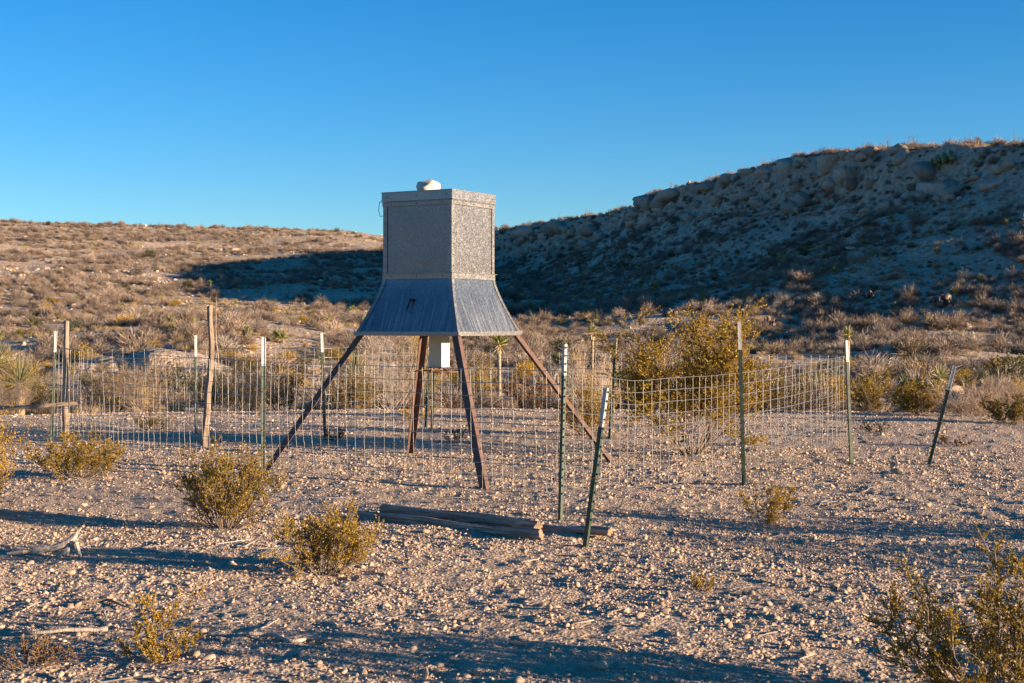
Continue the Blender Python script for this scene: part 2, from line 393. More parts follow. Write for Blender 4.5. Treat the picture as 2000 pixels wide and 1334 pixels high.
# ------------------------------------------------------------------ instanced stuff (gravel, ground cover) through geometry nodes
def scatter_stuff(name, protos, P, S, R, label, cat):
    me = bpy.data.meshes.new(name); me.vertices.add(len(P)); me.vertices.foreach_set('co', np.asarray(P, np.float32).ravel())
    a = me.attributes.new('scl', 'FLOAT', 'POINT'); a.data.foreach_set('value', np.asarray(S, np.float32))
    a = me.attributes.new('rot', 'FLOAT_VECTOR', 'POINT'); a.data.foreach_set('vector', np.asarray(R, np.float32).ravel())
    a = me.attributes.new('pick', 'INT', 'POINT'); a.data.foreach_set('value', np.random.default_rng(3).integers(0, len(protos), len(P)).astype(np.int32))
    me.update(); o = obj(name, me); tag(o, label, cat, kind='stuff')
    pc = bpy.data.collections.new(name+'_pieces')
    for k, pm in enumerate(protos):
        q = bpy.data.objects.new('%s_piece' % name, pm); pc.objects.link(q)
    ng = bpy.data.node_groups.new(name+'_scatter', 'GeometryNodeTree')
    ng.interface.new_socket('Geometry', in_out='INPUT', socket_type='NodeSocketGeometry'); ng.interface.new_socket('Geometry', in_out='OUTPUT', socket_type='NodeSocketGeometry')
    gi = ng.nodes.new('NodeGroupInput'); go = ng.nodes.new('NodeGroupOutput')
    ci = ng.nodes.new('GeometryNodeCollectionInfo'); ci.inputs['Collection'].default_value = pc; ci.inputs['Separate Children'].default_value = True; ci.inputs['Reset Children'].default_value = True
    ip = ng.nodes.new('GeometryNodeInstanceOnPoints'); ip.inputs['Pick Instance'].default_value = True
    def att(nm, ty):
        n = ng.nodes.new('GeometryNodeInputNamedAttribute'); n.data_type = ty; n.inputs['Name'].default_value = nm; return n.outputs['Attribute']
    e2r = ng.nodes.new('FunctionNodeEulerToRotation'); L = ng.links.new
    L(gi.outputs[0], ip.inputs['Points']); L(ci.outputs[0], ip.inputs['Instance']); L(att('pick', 'INT'), ip.inputs['Instance Index'])
    L(att('rot', 'FLOAT_VECTOR'), e2r.inputs[0]); L(e2r.outputs[0], ip.inputs['Rotation']); L(att('scl', 'FLOAT'), ip.inputs['Scale'])
    L(ip.outputs[0], go.inputs[0])
    md = o.modifiers.new('scatter', 'NODES'); md.node_group = ng
    return o
def wedge(rng, n, r0, r1, half=23.5):
    r = np.sqrt(rng.uniform(r0*r0, r1*r1, n)); a = np.radians(rng.uniform(-half, half, n)); return r*np.sin(a), r*np.cos(a)

# ------------------------------------------------------------------ the feeder
def build_feeder():
    cx, cy = -0.865, 16.93; gz = hz(cx, cy)
    t = thing('game_feeder', 'tall galvanized game feeder with flared skirt on four rusty legs inside the pen', 'feeder', (cx, cy, 0), (0, 0, math.radians(-30)))
    h = .468; z0, z1, zb = 2.285, 3.12, 2.22
    rotq = [Matrix.Rotation(k*PI/2, 4, 'Z') for k in range(4)]
    def four(name, mb, mat, smooth=False):
        me = mb.mesh(name, mat, smooth); out = []
        for k in range(4):
            o = obj(name, me, t); o.matrix_local = rotq[k]; out.append(o)
        return out
    # flat side panels, slightly oil-canned
    nx, nz = 8, 8; V = []; Fs = []
    rn = random.Random(4)
    for i in range(nz+1):
        for j in range(nx+1):
            e = math.sin(PI*i/nz)*math.sin(PI*j/nx)
            V.append((-h+.004+(2*h-.008)*j/nx, -h-.004*e, z0+(z1-z0)*i/nz))
    for i in range(nz):
        for j in range(nx): a = i*(nx+1)+j; Fs.append((a, a+1, a+nx+2, a+nx+1))
    four('side_panel', MB().add(V, Fs), 'galv_side', True)
    cm = MB(); cm.box(-h-.006, -h+.045, -h-.010, -h-.005, z0-.06, z1); cm.box(-h-.011, -h-.006, -h-.010, -h+.045, z0-.06, z1)
    four('corner_trim', cm, 'trim')
    band = MB(); band.box(-h-.014, h+.014, -h-.018, -h-.0105, z1-.045, z1); band.box(-h-.03, h+.03, -h-.034, -h-.0105, z1, z1+.006)
    four('upper_band', band, 'trim')
    band = MB(); band.box(-h-.014, h+.014, -h-.018, -h-.0105, zb, z0); band.box(-h-.034, h+.034, -h-.036, -h-.0105, z0, z0+.006)
    four('lower_band', band, 'trim')
    lid = MB(); a = h+.022; lid.box(-a, a, -a, a, z1+.012, z1+.118)
    lo = lid.build('lid', 'galv', t)
    rim = MB(); rim.box(-a-.004, a+.004, -a-.004, a+.004, z1+.112, z1+.124); rim.build('lid_edge', 'trim', lo)
    # flared skirt: concave profile
    S0, S1, zt, zs = .468, .71, zb, 1.578
    prof = []
    for i in range(11):
        u = i/10; prof.append((S0+(S1-S0)*(.03+.97*u**1.28), zt+(zs-zt)*u))
    V = []; Fs = []; n = 8
    for i, (hw, z) in enumerate(prof):
        for j in range(n+1): V.append((-hw+2*hw*j/n, -hw, z))
    for i in range(10):
        for j in range(n): q = i*(n+1)+j; Fs.append((q, q+n+1, q+n+2, q+1))
    four('skirt_panel', MB().add(V, Fs), 'galv_skirt', True)
    V = []; Fs = []
    for i, (hw, z) in enumerate(prof):
        b = hw+.006; V += [(-b+.05, -b-.002, z), (-b-.002, -b-.002, z), (-b-.002, -b+.05, z)]
    for i in range(10):
        for j in range(2): q = i*3+j; Fs.append((q, q+3, q+4, q+1))
    four('skirt_corner', MB().add(V, Fs), 'trim')
    rimb = MB(); b = S1+.012; rimb.box(-b, b, -b, -b+.045, zs-.018, zs-.004); rimb.box(-b, b, -b, -b+.006, zs-.004, zs+.03)
    four('skirt_rim', rimb, 'trim')
    un = MB(); un.box(-S1+.03, S1-.03, -S1+.03, S1-.03, zs+.02, zs+.026); un.build('bottom_plate', 'galv', t)
    # legs: angle iron from the skirt corners to the ground
    legR = {0: 2.07, 1: 2.30, 2: 2.19, 3: 1.86}
    for k in range(4):
        an = math.radians(225+90*k); d = Vector((math.cos(an), math.sin(an), 0))
        wc = Matrix.Rotation(math.radians(-30), 4, 'Z') @ (d*legR[k]); gzz = hz(cx+wc.x, cy+wc.y)
        p0 = d*(S1*1.414-.10)+Vector((0, 0, zs+.05)); p1 = d*legR[k]+Vector((0, 0, gzz-.03))
        ax = (p1-p0).normalized(); s = Vector((0, 0, 1)).cross(d).normalized(); o_ = ax.cross(s).normalized()
        if o_.dot(d) < 0: o_ = -o_
        e1 = (o_+s).normalized(); e2 = (o_-s).normalized(); W_, T_ = .078, .008
        # L section: corner outward, two flanges
        pts = [Vector((0, 0, 0)), -e1*W_, -e1*W_-e2*T_, -e1*T_-e2*T_, -e1*T_-e2*W_, -e2*W_]
        mb = MB(); mb.add([p0+o_*.03+q for q in pts]+[p1+o_*.03+q for q in pts], [(i, (i+1) % 6, 6+(i+1) % 6, 6+i) for i in range(6)]+[(5, 4, 3, 2, 1, 0), (6, 7, 8, 9, 10, 11)])
        lg = mb.build('leg', 'rust', t)
        fb = MB(); c0 = p0+ax*.07; fb.tube([c0+o_*.028, c0+o_*.045], .012, 6); fb.build('bolt', 'trim', lg)
    # motor housing and spreader below
    mh = MB(); q = .088; mh.box(-q, q, -q, q, 1.185, zs-.02); mo = mh.build('motor_housing', 'motor', t)
    fl = MB(); fl.box(-q-.012, q+.012, -q-.012, q+.012, 1.172, 1.186); fl.build('flange', 'rust_wire', mo)
    sh = MB(); sh.tube([(0, 0, 1.172), (0, 0, 1.12)], .012, 8); sh.build('spindle', 'rust_wire', mo)
    pl = MB(); n = 20; rng = random.Random(2)
    ringo = [(math.cos(2*PI*i/n)*.30, math.sin(2*PI*i/n)*.30, 1.135+rng.uniform(-.008, .012)) for i in range(n)]
    pl.tube(ringo+[ringo[0]], .006, 5)
    ri = [(x*.55, y*.55, z) for x, y, z in ringo]; pl.tube(ri+[ri[0]], .005, 5)
    for i in range(0, n, 2): pl.tube([(0, 0, 1.14), ringo[i]], .005, 5)
    for i in range(8): a_ = 2*PI*i/8+.2; pl.tube([(math.cos(a_)*.09, math.sin(a_)*.09, 1.178), (math.cos(a_)*.29, math.sin(a_)*.29, 1.137)], .006, 5)
    pl.build('varmint_guard', 'rust_wire', t)
    sp = MB(); V = [(math.cos(2*PI*i/16)*.13, math.sin(2*PI*i/16)*.13, z) for z in (1.118, 1.124) for i in range(16)]
    sp.add(V, [tuple(range(15, -1, -1)), tuple(range(16, 32))]+[(i, (i+1) % 16, 16+(i+1) % 16, 16+i) for i in range(16)]); sp.build('spinner_plate', 'rust_wire', t)
    # latch on the skirt
    la = MB(); u = .38; hw = S0+(S1-S0)*(.03+.97*u**1.28)+.012; zc = zt+(zs-zt)*u
    la.tube([(-.02, -hw-.01, zc), (-.02, -hw-.03, zc-.02), (-.035, -hw-.055, zc-.075), (-.05, -hw-.078, zc-.125)], [.011, .009, .010, .006], 6)
    la.box(-.04, .012, -hw-.018, -hw+.004, zc-.012, zc+.012); la.build('latch', 'black', t)
    # bolts along the trims
    bm_ = MB(); bm_.tube([(0, .004, 0), (0, -.004, 0)], .006, 6); bme = bm_.mesh('bolt', 'black')
    for k in range(4):
        for sx in (-1, 1):
            for zz in np.linspace(z0+.08, z1-.12, 6):
                o = obj('bolt', bme, t); o.matrix_local = rotq[k] @ Matrix.Translation((sx*(h-.022), -h-.013, zz))
        for xx in (-.36, 0, .36):
            o = obj('bolt', bme, t); o.matrix_local = rotq[k] @ Matrix.Translation((xx, -h-.020, z1-.022))
            o = obj('bolt', bme, t); o.matrix_local = rotq[k] @ Matrix.Translation((xx, -h-.020, zb+.03))
            o = obj('bolt', bme, t); o.matrix_local = rotq[k] @ Matrix.Translation((xx*1.15, -a-.006, z1+.065))
    wl = MB(); wl.tube([(-h-.02, -h+.01, z1+.05), (-h-.07, -h, z1+.01), (-h-.075, -h-.01, z1-.09), (-h-.05, -h-.01, z1-.16), (-h-.02, -h, z1-.15)], .004, 5)
    wl.build('hanging_wire', 'rust_wire', t)
    # rock on the lid
    me = rock_mesh('lid_rock', 79, 'pale_rock', 2, (.165, .13, .105), 11, .09, .9, (.6, .95))
    o = obj('rock', me, None, (cx-.10, cy-.05, z1+.124+.075), (0, 0, .4)); tag(o, 'chunk of pale limestone weighing down the feeder lid', 'rock')
build_feeder()

# ------------------------------------------------------------------ steel T-posts
stud_mb = MB(); stud_mb.box(-.009, .009, -.010, .002, -.008, .008); STUD = stud_mb.mesh('stud', 'stud')
POSTS = {}
def t_post(key, base, top, rot, white, label, foot=False, dstud=.07):
    B = at(*base); d = B.y; T = Vector(((top[0]-1000)/F*d, d, zpix(top[1], d))); B.z -= .02
    ax = T-B; L = ax.length
    t = thing('steel_post', label, 'fence post', B, (0, 0, 0), 'steel posts of the pen')
    t.rotation_mode = 'QUATERNION'; t.rotation_quaternion = ax.to_track_quat('Z', 'Y') @ Quaternion((0, 0, 1), rot)
    def seg(z0, z1):
        m = MB(); m.box(-.0155, .0155, -.004, .003, z0, z1); m.box(-.0035, .0035, .003, .036, z0, z1); return m
    seg(0, L-white).build('shaft', 'green', t); seg(L-white+.0005, L).build('painted_tip', 'white', t)
    n = int((L-.15)/dstud)
    for i in range(n):
        z = L-.03-i*dstud; o = obj('stud', STUD, t, (0, -.006, z))
    if foot:
        f = MB(); f.add([(-.05, .012, .02), (.05, .012, .02), (.04, .012, .15), (-.04, .012, .15), (-.05, .016, .02), (.05, .016, .02), (.04, .016, .15), (-.04, .016, .15)],
                        [(0, 1, 2, 3), (7, 6, 5, 4), (0, 4, 5, 1), (1, 5, 6, 2), (2, 6, 7, 3), (3, 7, 4, 0)]); f.build('anchor_plate', 'green', t)
    for zz in (.55, .98):
        tw = MB(); ring = [(math.cos(a)*.032, .014+math.sin(a)*.034, zz+.01*math.sin(2*a)) for a in np.linspace(0, 2*PI, 10)]; tw.tube(ring, .0028, 4); tw.build('tie_wire', 'rust_wire', t)
    POSTS[key] = (B, T); return t
t_post('A', (101, 863), (110, 647), 1.1, .30, 'green steel post with white tip next to a wooden post and horizontal pole')
t_post('516', (516, 932), (517, 658), .5, .32, 'upright green steel post with white tip beside the left feeder leg')
t_post('380', (381, 852), (380, 655), .4, .32, 'green steel post beside the tall crooked wooden post')
t_post('627', (633, 862), (626, 650), .3, .28, 'green steel post in front of the dagger-leaved yucca behind the pen')
t_post('833', (833, 838), (840, 697), -.3, .20, 'green steel post seen behind the feeder motor, white tip showing')
t_post('843', (845, 845), (848, 712), .4, .10, 'short green steel post tight beside another behind the feeder')
t_post('1203', (1192, 858), (1205, 660), -.4, .26, 'slim green steel post between the dead shrub and big creosote')
t_post('1100', (1096, 1017), (1105, 672), -.75, .27, 'straight green steel corner post next to a leaning post')
t_post('lean', (1145, 1068), (1187, 758), -.55, .30, 'studded green steel post leaning right beside the logs')
t_post('1443', (1450, 945), (1441, 628), -.15, .30, 'tall green studded steel post in front of the big creosote', True)
t_post('1653', (1661, 905), (1651, 665), .25, .26, 'green steel corner post with a guy wire')
t_post('far', (1811, 908), (1862, 714), 2.6, .30, 'lone leaning dark green steel post outside the pen')

# ------------------------------------------------------------------ wooden posts, pole, logs
def wood_tube(p0, p1, r0, r1, seed, k=14, n=26, bend=.02, kink=None, wob=.10):
    rng = np.random.default_rng(seed); p0 = Vector(p0); p1 = Vector(p1); L = (p1-p0).length
    u = np.linspace(0, 1, n); an = np.arange(k)*2*PI/k
    ox = bend*L*(vnoise(u*3+seed, u*0+.5, seed)); oy = bend*L*(vnoise(u*3-seed, u*0+1.5, seed+1))
    if kink is not None: ox = ox+np.interp(u, kink[0], kink[1])
    rr = (r0+(r1-r0)*u)[:, None]*(1+wob*1.6*vnoise(np.cos(an)[None, :]*1.7+9, np.sin(an)[None, :]*1.7+u[:, None]*1.5, seed+2)
        + wob*.9*vnoise(an[None, :]*2.1+0*u[:, None], u[:, None]*4, seed+3)-wob*.6*(_hash((np.arange(k)[None, :]+0*u[:, None]), np.zeros((n, k)), seed) > .55))
    V = np.zeros((n, k, 3)); V[..., 0] = ox[:, None]+rr*np.cos(an); V[..., 1] = oy[:, None]+rr*np.sin(an); V[..., 2] = (u*L)[:, None]
    V[0, :, 2] += rng.uniform(-.5, .5, k)*r0*.25; V[-1, :, 2] += rng.uniform(-.5, .5, k)*r1*.25+.4*r1*np.cos(an+seed)
    Fs = [(i*k+j, i*k+(j+1) % k, (i+1)*k+(j+1) % k, (i+1)*k+j) for i in range(n-1) for j in range(k)]
    V = V.reshape(-1, 3).tolist(); c0 = len(V); V += [[ox[0], oy[0], 0], [ox[-1], oy[-1], L]]
    mi = [0]*len(Fs)
    Fs += [(c0, (j+1) % k, j) for j in range(k)]+[(c0+1, (n-1)*k+j, (n-1)*k+(j+1) % k) for j in range(k)]; mi += [1]*(2*k)
    q = (p1-p0).to_track_quat('Z', 'Y'); return V, Fs, mi, q
def wood(name, label, cat, p0, p1, r0, r1, seed, mat, endmat, **kw):
    V, Fs, mi, q = wood_tube(p0, p1, r0, r1, seed, **kw)
    me = mesh_from(name, V, Fs, [mat, endmat], False, mi)
    o = obj(name, me, None, p0); o.rotation_mode = 'QUATERNION'; o.rotation_quaternion = q; return tag(o, label, cat)
B = at(127, 861); wood('wooden_post', 'slender weathered wooden post at the pen corner beside a steel post', 'fence post', B-Vector((0, 0, .03)), Vector(((132-1000)/F*B.y, B.y, zpix(628, B.y))), .052, .036, 3, 'wood', 'wood', bend=.012, wob=.16)
B = at(402, 872); wood('wooden_post', 'tall crooked weathered wooden post with a split top', 'fence post', B-Vector((0, 0, .03)), Vector(((411-1000)/F*B.y, B.y, zpix(597, B.y))), .052, .04, 8, 'wood', 'wood', kink=([0, .3, .42, .5, .62, .8, 1], [0, -.05, -.03, .045, .06, .02, 0]), wob=.2)
d = 19.7; wood('brace_pole', 'thin grey horizontal pole tied across the corner posts', 'pole', ((-140-1000)/F*d, d-.4, zpix(803, d)), ((152-1000)/F*d, d+.02, zpix(786, d)), .026, .032, 12, 'wood', 'wood', k=8, bend=.012)
def log(p0, p1, r0, r1, seed, label, dz=0):
    a = at(*p0); b = at(*p1); a.z += r0*.72+dz; b.z += r1*.72+dz
    wood('fallen_log', label, 'log', a, b, r0, r1, seed, 'log', 'cut', k=26, n=60, bend=.03, wob=.2)
log((692, 1010), (1062, 1056), .032, .043, 21, 'slim grey log lying in front of the other two logs')
log((742, 1003), (1056, 1041), .047, .047, 24, 'thickest grey log, lying between two thinner logs')
log((850, 1008), (1196, 1052), .034, .04, 29, 'grey log reaching under the leaning steel post')
B = at(414, 872)
p = col(425, 46); wood('dead_stalk', 'thin bare stalk standing behind the crooked wooden post', 'stalk', p, p+Vector((-.02, 0, zpix(580, 46)-p.z)), .03, .012, 5, 'wood', 'wood', k=6, n=8)

# ------------------------------------------------------------------ welded wire runs
def fence_run(label, pts, seed, dip=None):
    """pts: (pixel x, ground pixel y, top pixel y, bottom pixel y) along the run"""
    rng = np.random.default_rng(seed); W = []
    for (px, gy, ty, by) in pts:
        d = F*EYE/(gy-HOR); W.append((( px-1000)/F*d, d, zpix(ty, d), zpix(by, d)))
    W = np.array(W); seg = np.hypot(np.diff(W[:, 0]), np.diff(W[:, 1])); s = np.concatenate([[0], np.cumsum(seg)]); Ltot = s[-1]
    root = thing('wire_fence', label, 'wire fence', (W[0, 0], W[0, 1], 0), (0, 0, 0), 'welded wire runs around the pen'); o0 = np.array([W[0, 0], W[0, 1], 0])
    def pos(u, t):      # u arc length, t 0 bottom 1 top
        u = np.asarray(u, float); x = np.interp(u, s, W[:, 0]); y = np.interp(u, s, W[:, 1]); zt = np.interp(u, s, W[:, 2]); zb = np.interp(u, s, W[:, 3])
        b = .022*vnoise(u*1.3, t*2+0*u, seed)+.012*vnoise(u*4, t*3+0*u, seed+4)
        z = zb+(zt-zb)*t+.008*vnoise(u*2.2, t*1.2+0*u, seed+1)
        return np.stack([x+b*.7, y+b*.7, z], -1)-o0
    def wire(name, P, r):
        V, Q = prisms(P[:-1], P[1:], np.full(len(P)-1, r), np.full(len(P)-1, r), 4); obj(name, mesh_from(name, V, Q, 'wire', True), root)
    nu = int(Ltot/.22)
    for k in range(10): wire('horizontal_wire', pos(np.linspace(.02, Ltot-.02, nu), k/9), .0030)
    nv = int(Ltot/.152)
    for i in range(nv+1):
        u = .03+(Ltot-.06)*i/nv; tt = np.linspace(0, 1.0, 6)
        P = np.array([pos(np.array([u+.006*math.sin(k*2+i)]), t)[0] for k, t in enumerate(tt)]); wire('vertical_wire', P, .0022)
fence_run('taut welded wire fence running in front of the feeder to the corner post', [(103, 863, 681, 850), (300, 897, 693, 880), (516, 930, 707, 915), (800, 968, 717, 943), (1094, 1015, 724, 967)], 11)
fence_run('sagging bright welded wire fence in front of the big creosote bush', [(1100, 1016, 720, 966), (1160, 1003, 732, 962), (1225, 990, 743, 955), (1290, 977, 741, 947), (1350, 966, 736, 938), (1447, 943, 728, 917), (1560, 925, 712, 886), (1620, 913, 701, 866), (1656, 903, 693, 852)], 17)
fence_run('welded wire fence along the far side behind the big creosote', [(1655, 902, 692, 852), (1480, 882, 692, 850), (1200, 856, 688, 835), (1000, 847, 685, 829), (843, 840, 682, 822)], 23)
fence_run('welded wire fence along the far side left of the feeder', [(838, 840, 677, 822), (632, 860, 680, 843), (390, 856, 683, 842), (110, 862, 681, 850)], 27)
def guy(label, p0, p1, seed, sag=.03):
    rng = random.Random(seed); p0 = Vector(p0); p1 = Vector(p1); n = 60; mb = MB()
    t = (p1-p0).normalized(); a = t.cross(Vector((0, 1, 0))).normalized(); b = t.cross(a)
    for ph in (0, PI):
        mb.tube([p0.lerp(p1, i/n)+(a*math.cos(i*1.5+ph)+b*math.sin(i*1.5+ph))*.006-Vector((0, 0, sag*math.sin(PI*i/n))) for i in range(n+1)], .0026, 4)
    o = mb.build('guy_wire', 'wire'); tag(o, label, 'wire')
A_, T_ = POSTS['A']; guy('twisted guy wire slanting down from the post beside the wooden corner post', (T_.x-.01, T_.y-.03, zpix(676, T_.y)), (T_.x-2.0, T_.y-.6, 0.0), 1)
A_, T_ = POSTS['1653']; q = at(1742, 872); guy('twisted guy wire running to the ground outside the far corner post', (T_.x+.02, T_.y, zpix(690, T_.y)), q, 2)
A_, T_ = POSTS['1100']; q = at(1172, 985); guy('loose twisted wire hanging from the corner post near the leaning post', (T_.x+.02, T_.y+.03, zpix(716, T_.y)), q, 3, .08)

# ------------------------------------------------------------------ plants
def shrub_arrays(seed, h, wd, nst=22, nsub=7, ntw=5, nleaf=4500, leafL=.014, vase=.75, base_r=None, spread=.62, bare=.12, hvar=.62):
    base_r = base_r or .13*wd; rng = np.random.default_rng(seed); segs0 = []; segs1 = []; r0 = []; r1 = []; lp = []; ld = []
    for i in range(nst):
        az = rng.uniform(0, 2*PI); q = math.sqrt(rng.uniform(.02, 1)); R = wd/2*q; hh = h*rng.uniform(hvar, 1.0)*(1-.38*q*q)
        b = np.array([math.cos(az), math.sin(az), 0])*base_r*rng.uniform(.2, 1); m = 7; u = np.linspace(0, 1, m)
        P = b+np.stack([math.cos(az)*R*u**vase, math.sin(az)*R*u**vase, hh*u**1.12], 1); P += rng.normal(size=P.shape)*.022*h*u[:, None]
        rs = (.0065*h**.5)*(1-.75*u)*rng.uniform(.6, 1.2)
        segs0.append(P[:-1]); segs1.append(P[1:]); r0.append(rs[:-1]); r1.append(rs[1:])
        for k in range(nsub):
            t = rng.uniform(bare, 1.0); p = np.array([np.interp(t, u, P[:, c]) for c in range(3)]); tang = norm(P[min(int(t*6)+1, 6)]-P[int(t*6)-1 if t > .2 else 0])
            D = norm(tang*.75+rng.normal(size=3)*.48*spread+np.array([0, 0, .18])); Ls = h*rng.uniform(.14, .40)*(1.15-.55*t); e = p+D*Ls
            mid = (p+e)/2+rng.normal(size=3)*Ls*.06
            segs0 += [p[None], mid[None]]; segs1 += [mid[None], e[None]]; r0 += [np.array([.0030]), np.array([.0022])]; r1 += [np.array([.0022]), np.array([.0012])]
            tt = rng.uniform(.2, 1, ntw)[:, None]; tp = p+(e-p)*tt; td = norm(D*.7+rng.normal(size=(ntw, 3))*.55+np.array([0, 0, .2])); te = tp+td*(h*rng.uniform(.05, .13, ntw))[:, None]
            segs0.append(tp); segs1.append(te); r0.append(np.full(ntw, .0014)); r1.append(np.full(ntw, .0008))
            lp.append((tp, te)); ld.append(td)
    S0 = np.concatenate(segs0); S1 = np.concatenate(segs1); sv = prisms(S0, S1, np.concatenate(r0), np.concatenate(r1), 3)
    lv = None
    if nleaf:
        a = np.concatenate([x[0] for x in lp]); e = np.concatenate([x[1] for x in lp]); dd = np.concatenate(ld)
        ix = rng.integers(0, len(a), nleaf); u = rng.uniform(.1, 1.05, nleaf)[:, None]; P = a[ix]+(e[ix]-a[ix])*u
        D = norm(dd[ix]*.6+rng.normal(size=(nleaf, 3))*.7+np.array([0, 0, .25])); L = leafL*rng.uniform(.65, 1.35, nleaf)
        lv = blades(P, D, L, L*.6, rng)
    return sv, lv
def creosote(label, base, h, wd, seed, rotz=0, group=None, mat='creosote', tilt=0, name='creosote_bush', cat='bush', **kw):
    kw['nleaf'] = int(kw.get('nleaf', 4500)*2.6); kw['leafL'] = kw.get('leafL', .014)*1.02; kw['nst'] = int(kw.get('nst', 22)*1.3)
    sv, lv = shrub_arrays(seed, h, wd, **kw)
    t = thing(name, label, cat, base, (tilt, 0, rotz), group)
    obj('branches', mesh_from('branches', *sv, 'stem'), t)
    if lv is not None: obj('foliage', mesh_from('foliage', *lv, mat), t)
    return t
def px_bush(label, px, py, wpx, hpx, seed, **kw):
    b = at(px, py); s = F/b.y; return creosote(label, b-Vector((0, 0, .01)), hpx/s, wpx/s, seed, **kw)
px_bush('rounded golden creosote bush beside the steel post at the left feeder leg', 438, 1028, 178, 168, 101, nst=34, nsub=8, nleaf=11000, leafL=.013)
px_bush('golden creosote bush at the left ends of the logs', 635, 1115, 185, 138, 122, nst=32, nsub=8, nleaf=9000, leafL=.011)
px_bush('low creosote bush in front of the two corner posts', 150, 934, 160, 90, 103, nst=28, nsub=8, nleaf=8000, leafL=.014, vase=.7)
px_bush('big sprawling creosote bush of open stems with rusty brown tips by the stony foreground', 1985, 1395, 520, 335, 104, nst=22, nsub=10, ntw=7, nleaf=17000, leafL=.012, vase=.6)
px_bush('tall vase-shaped creosote bush inside the pen behind the sagging wire', 1350, 886, 270, 316, 105, nst=20, nsub=12, ntw=7, nleaf=28000, leafL=.023, vase=.85, bare=.3, base_r=.14, spread=.75, hvar=.5)
px_bush('small creosote bush at the outer foot of the tall studded post', 1492, 1020, 100, 88, 106, nst=15, nsub=6, nleaf=1900, leafL=.012)
px_bush('low creosote sprig among fallen sticks and stones', 318, 1292, 150, 85, 107, nst=16, nsub=6, nleaf=2600, leafL=.009)
px_bush('thin sparse creosote sprig standing behind the low sprig', 318, 1232, 130, 105, 108, nst=6, nsub=5, nleaf=800, leafL=.009, vase=.9)
px_bush('creosote bush with its right edge just in view near the fallen pole', -70, 1005, 170, 215, 109, nst=30, nsub=8, nleaf=8000, leafL=.014)
px_bush('tiny straw-coloured sprig on open gravel', 1372, 1148, 58, 36, 110, nst=9, nsub=5, nleaf=700, leafL=.008)
px_bush('dark creosote bush below the dead shrub inside the pen', 1148, 852, 95, 115, 111, nst=20, nsub=8, nleaf=5000, leafL=.018)
px_bush('small dark sprig between the feeder legs on the gravel', 892, 866, 45, 34, 112, nst=9, nsub=5, nleaf=500, leafL=.014, mat='olive')
px_bush('small sprig beside the steel post in front of the yucca', 654, 862, 50, 34, 113, nst=9, nsub=5, nleaf=500, leafL=.014, mat='olive')
px_bush('low olive sprig on the gravel behind the left wire panel', 298, 842, 75, 40, 114, nst=12, nsub=5, nleaf=1200, leafL=.016)
px_bush('little creosote seedling behind the back feeder leg', 815, 822, 60, 34, 115, nst=10, nsub=5, nleaf=900, leafL=.016)
px_bush('low creosote sprig right of the big vase-shaped creosote', 1478, 870, 60, 24, 116, nst=10, nsub=5, nleaf=700, leafL=.016)
px_bush('low sprig on the gravel near the guy wire', 1712, 848, 60, 26, 117, nst=10, nsub=5, nleaf=600, leafL=.016, mat='olive')
px_bush('flat brownish sprig near the lone leaning post', 1862, 872, 70, 24, 118, nst=10, nsub=5, nleaf=700, leafL=.016, mat='red_leaf')
px_bush('rust-brown dying sprig among sticks at the foreground edge', 60, 1310, 170, 60, 119, nst=14, nsub=6, nleaf=900, leafL=.010, mat='red_leaf')
# shrubs just outside the view on the sunny side; their shadows lie across the gravel
for k, (x, y, h, wd) in enumerate([(5.9, 10.9, .9, 1.2), (7.2, 9.0, 1.0, 1.3), (7.9, 6.4, .5, .9), (3.5, 4.5, .22, .6)]):
    creosote('golden creosote bush standing just beyond the view on the sunny side', (x, y, hz(x, y)), h, wd, 140+k, group='creosotes beyond the sunny edge', nst=24, nsub=7, nleaf=5000, leafL=.016)
# brush along the far edge of the pan
def col_bush(label, px, d, ytop, wpx, seed, **kw):
    b = col(px, d); s = F/d; return creosote(label, b, max(.25, zpix(ytop, d)-b.z), wpx/s, seed, **kw)
edge = [
 ('golden creosote bush at the end of the guy wire', 1712, 28.5, 730, 105, {}), ('round creosote bush between the guy wire and the lone post', 1800, 27.2, 742, 95, {}),
 ('creosote bush behind the far wire by the corner post', 1600, 31, 735, 90, {}), ('creosote bush seen through the far wire right of the tall studded post', 1515, 30, 722, 110, {'mat': 'creosote_far'}),
 ('creosote bush half hidden by the dead pale shrub behind the motor', 818, 31.5, 652, 70, {}), ('dark creosote bush at the foot of the dagger-leaved yucca', 690, 29.6, 728, 95, {'mat': 'creosote_far'}),
 ('reddish bush behind the wire right of the front feeder leg', 1035, 33, 728, 90, {'mat': 'red_leaf'}), ('green-gold bush behind the wire between the feeder legs', 925, 34, 690, 70, {}),
 ('olive creosote behind the left end of the wire', 215, 33, 705, 130, {'mat': 'creosote_far'}), ('olive creosote behind the crooked wooden post', 425, 34, 712, 90, {'mat': 'creosote_far'}),
 ('golden creosote behind the corner of the pen next to the yucca', 60, 34, 690, 170, {}), ('low golden creosote at the far right edge of the gravel', 1975, 24.4, 768, 110, {'mat': 'creosote_far'}),
 ('thin golden creosote beyond the slim steel post', 1245, 31, 730, 50, {'mat': 'olive'}), ('olive creosote left of the yucca behind the wire', 560, 33, 715, 120, {'mat': 'creosote_far'})]
for k, (lab, px, d, yt, wp, kw) in enumerate(edge):
    col_bush(lab, px, d, yt, wp, 160+k, nst=22, nsub=8, nleaf=4500, leafL=.024, **kw)
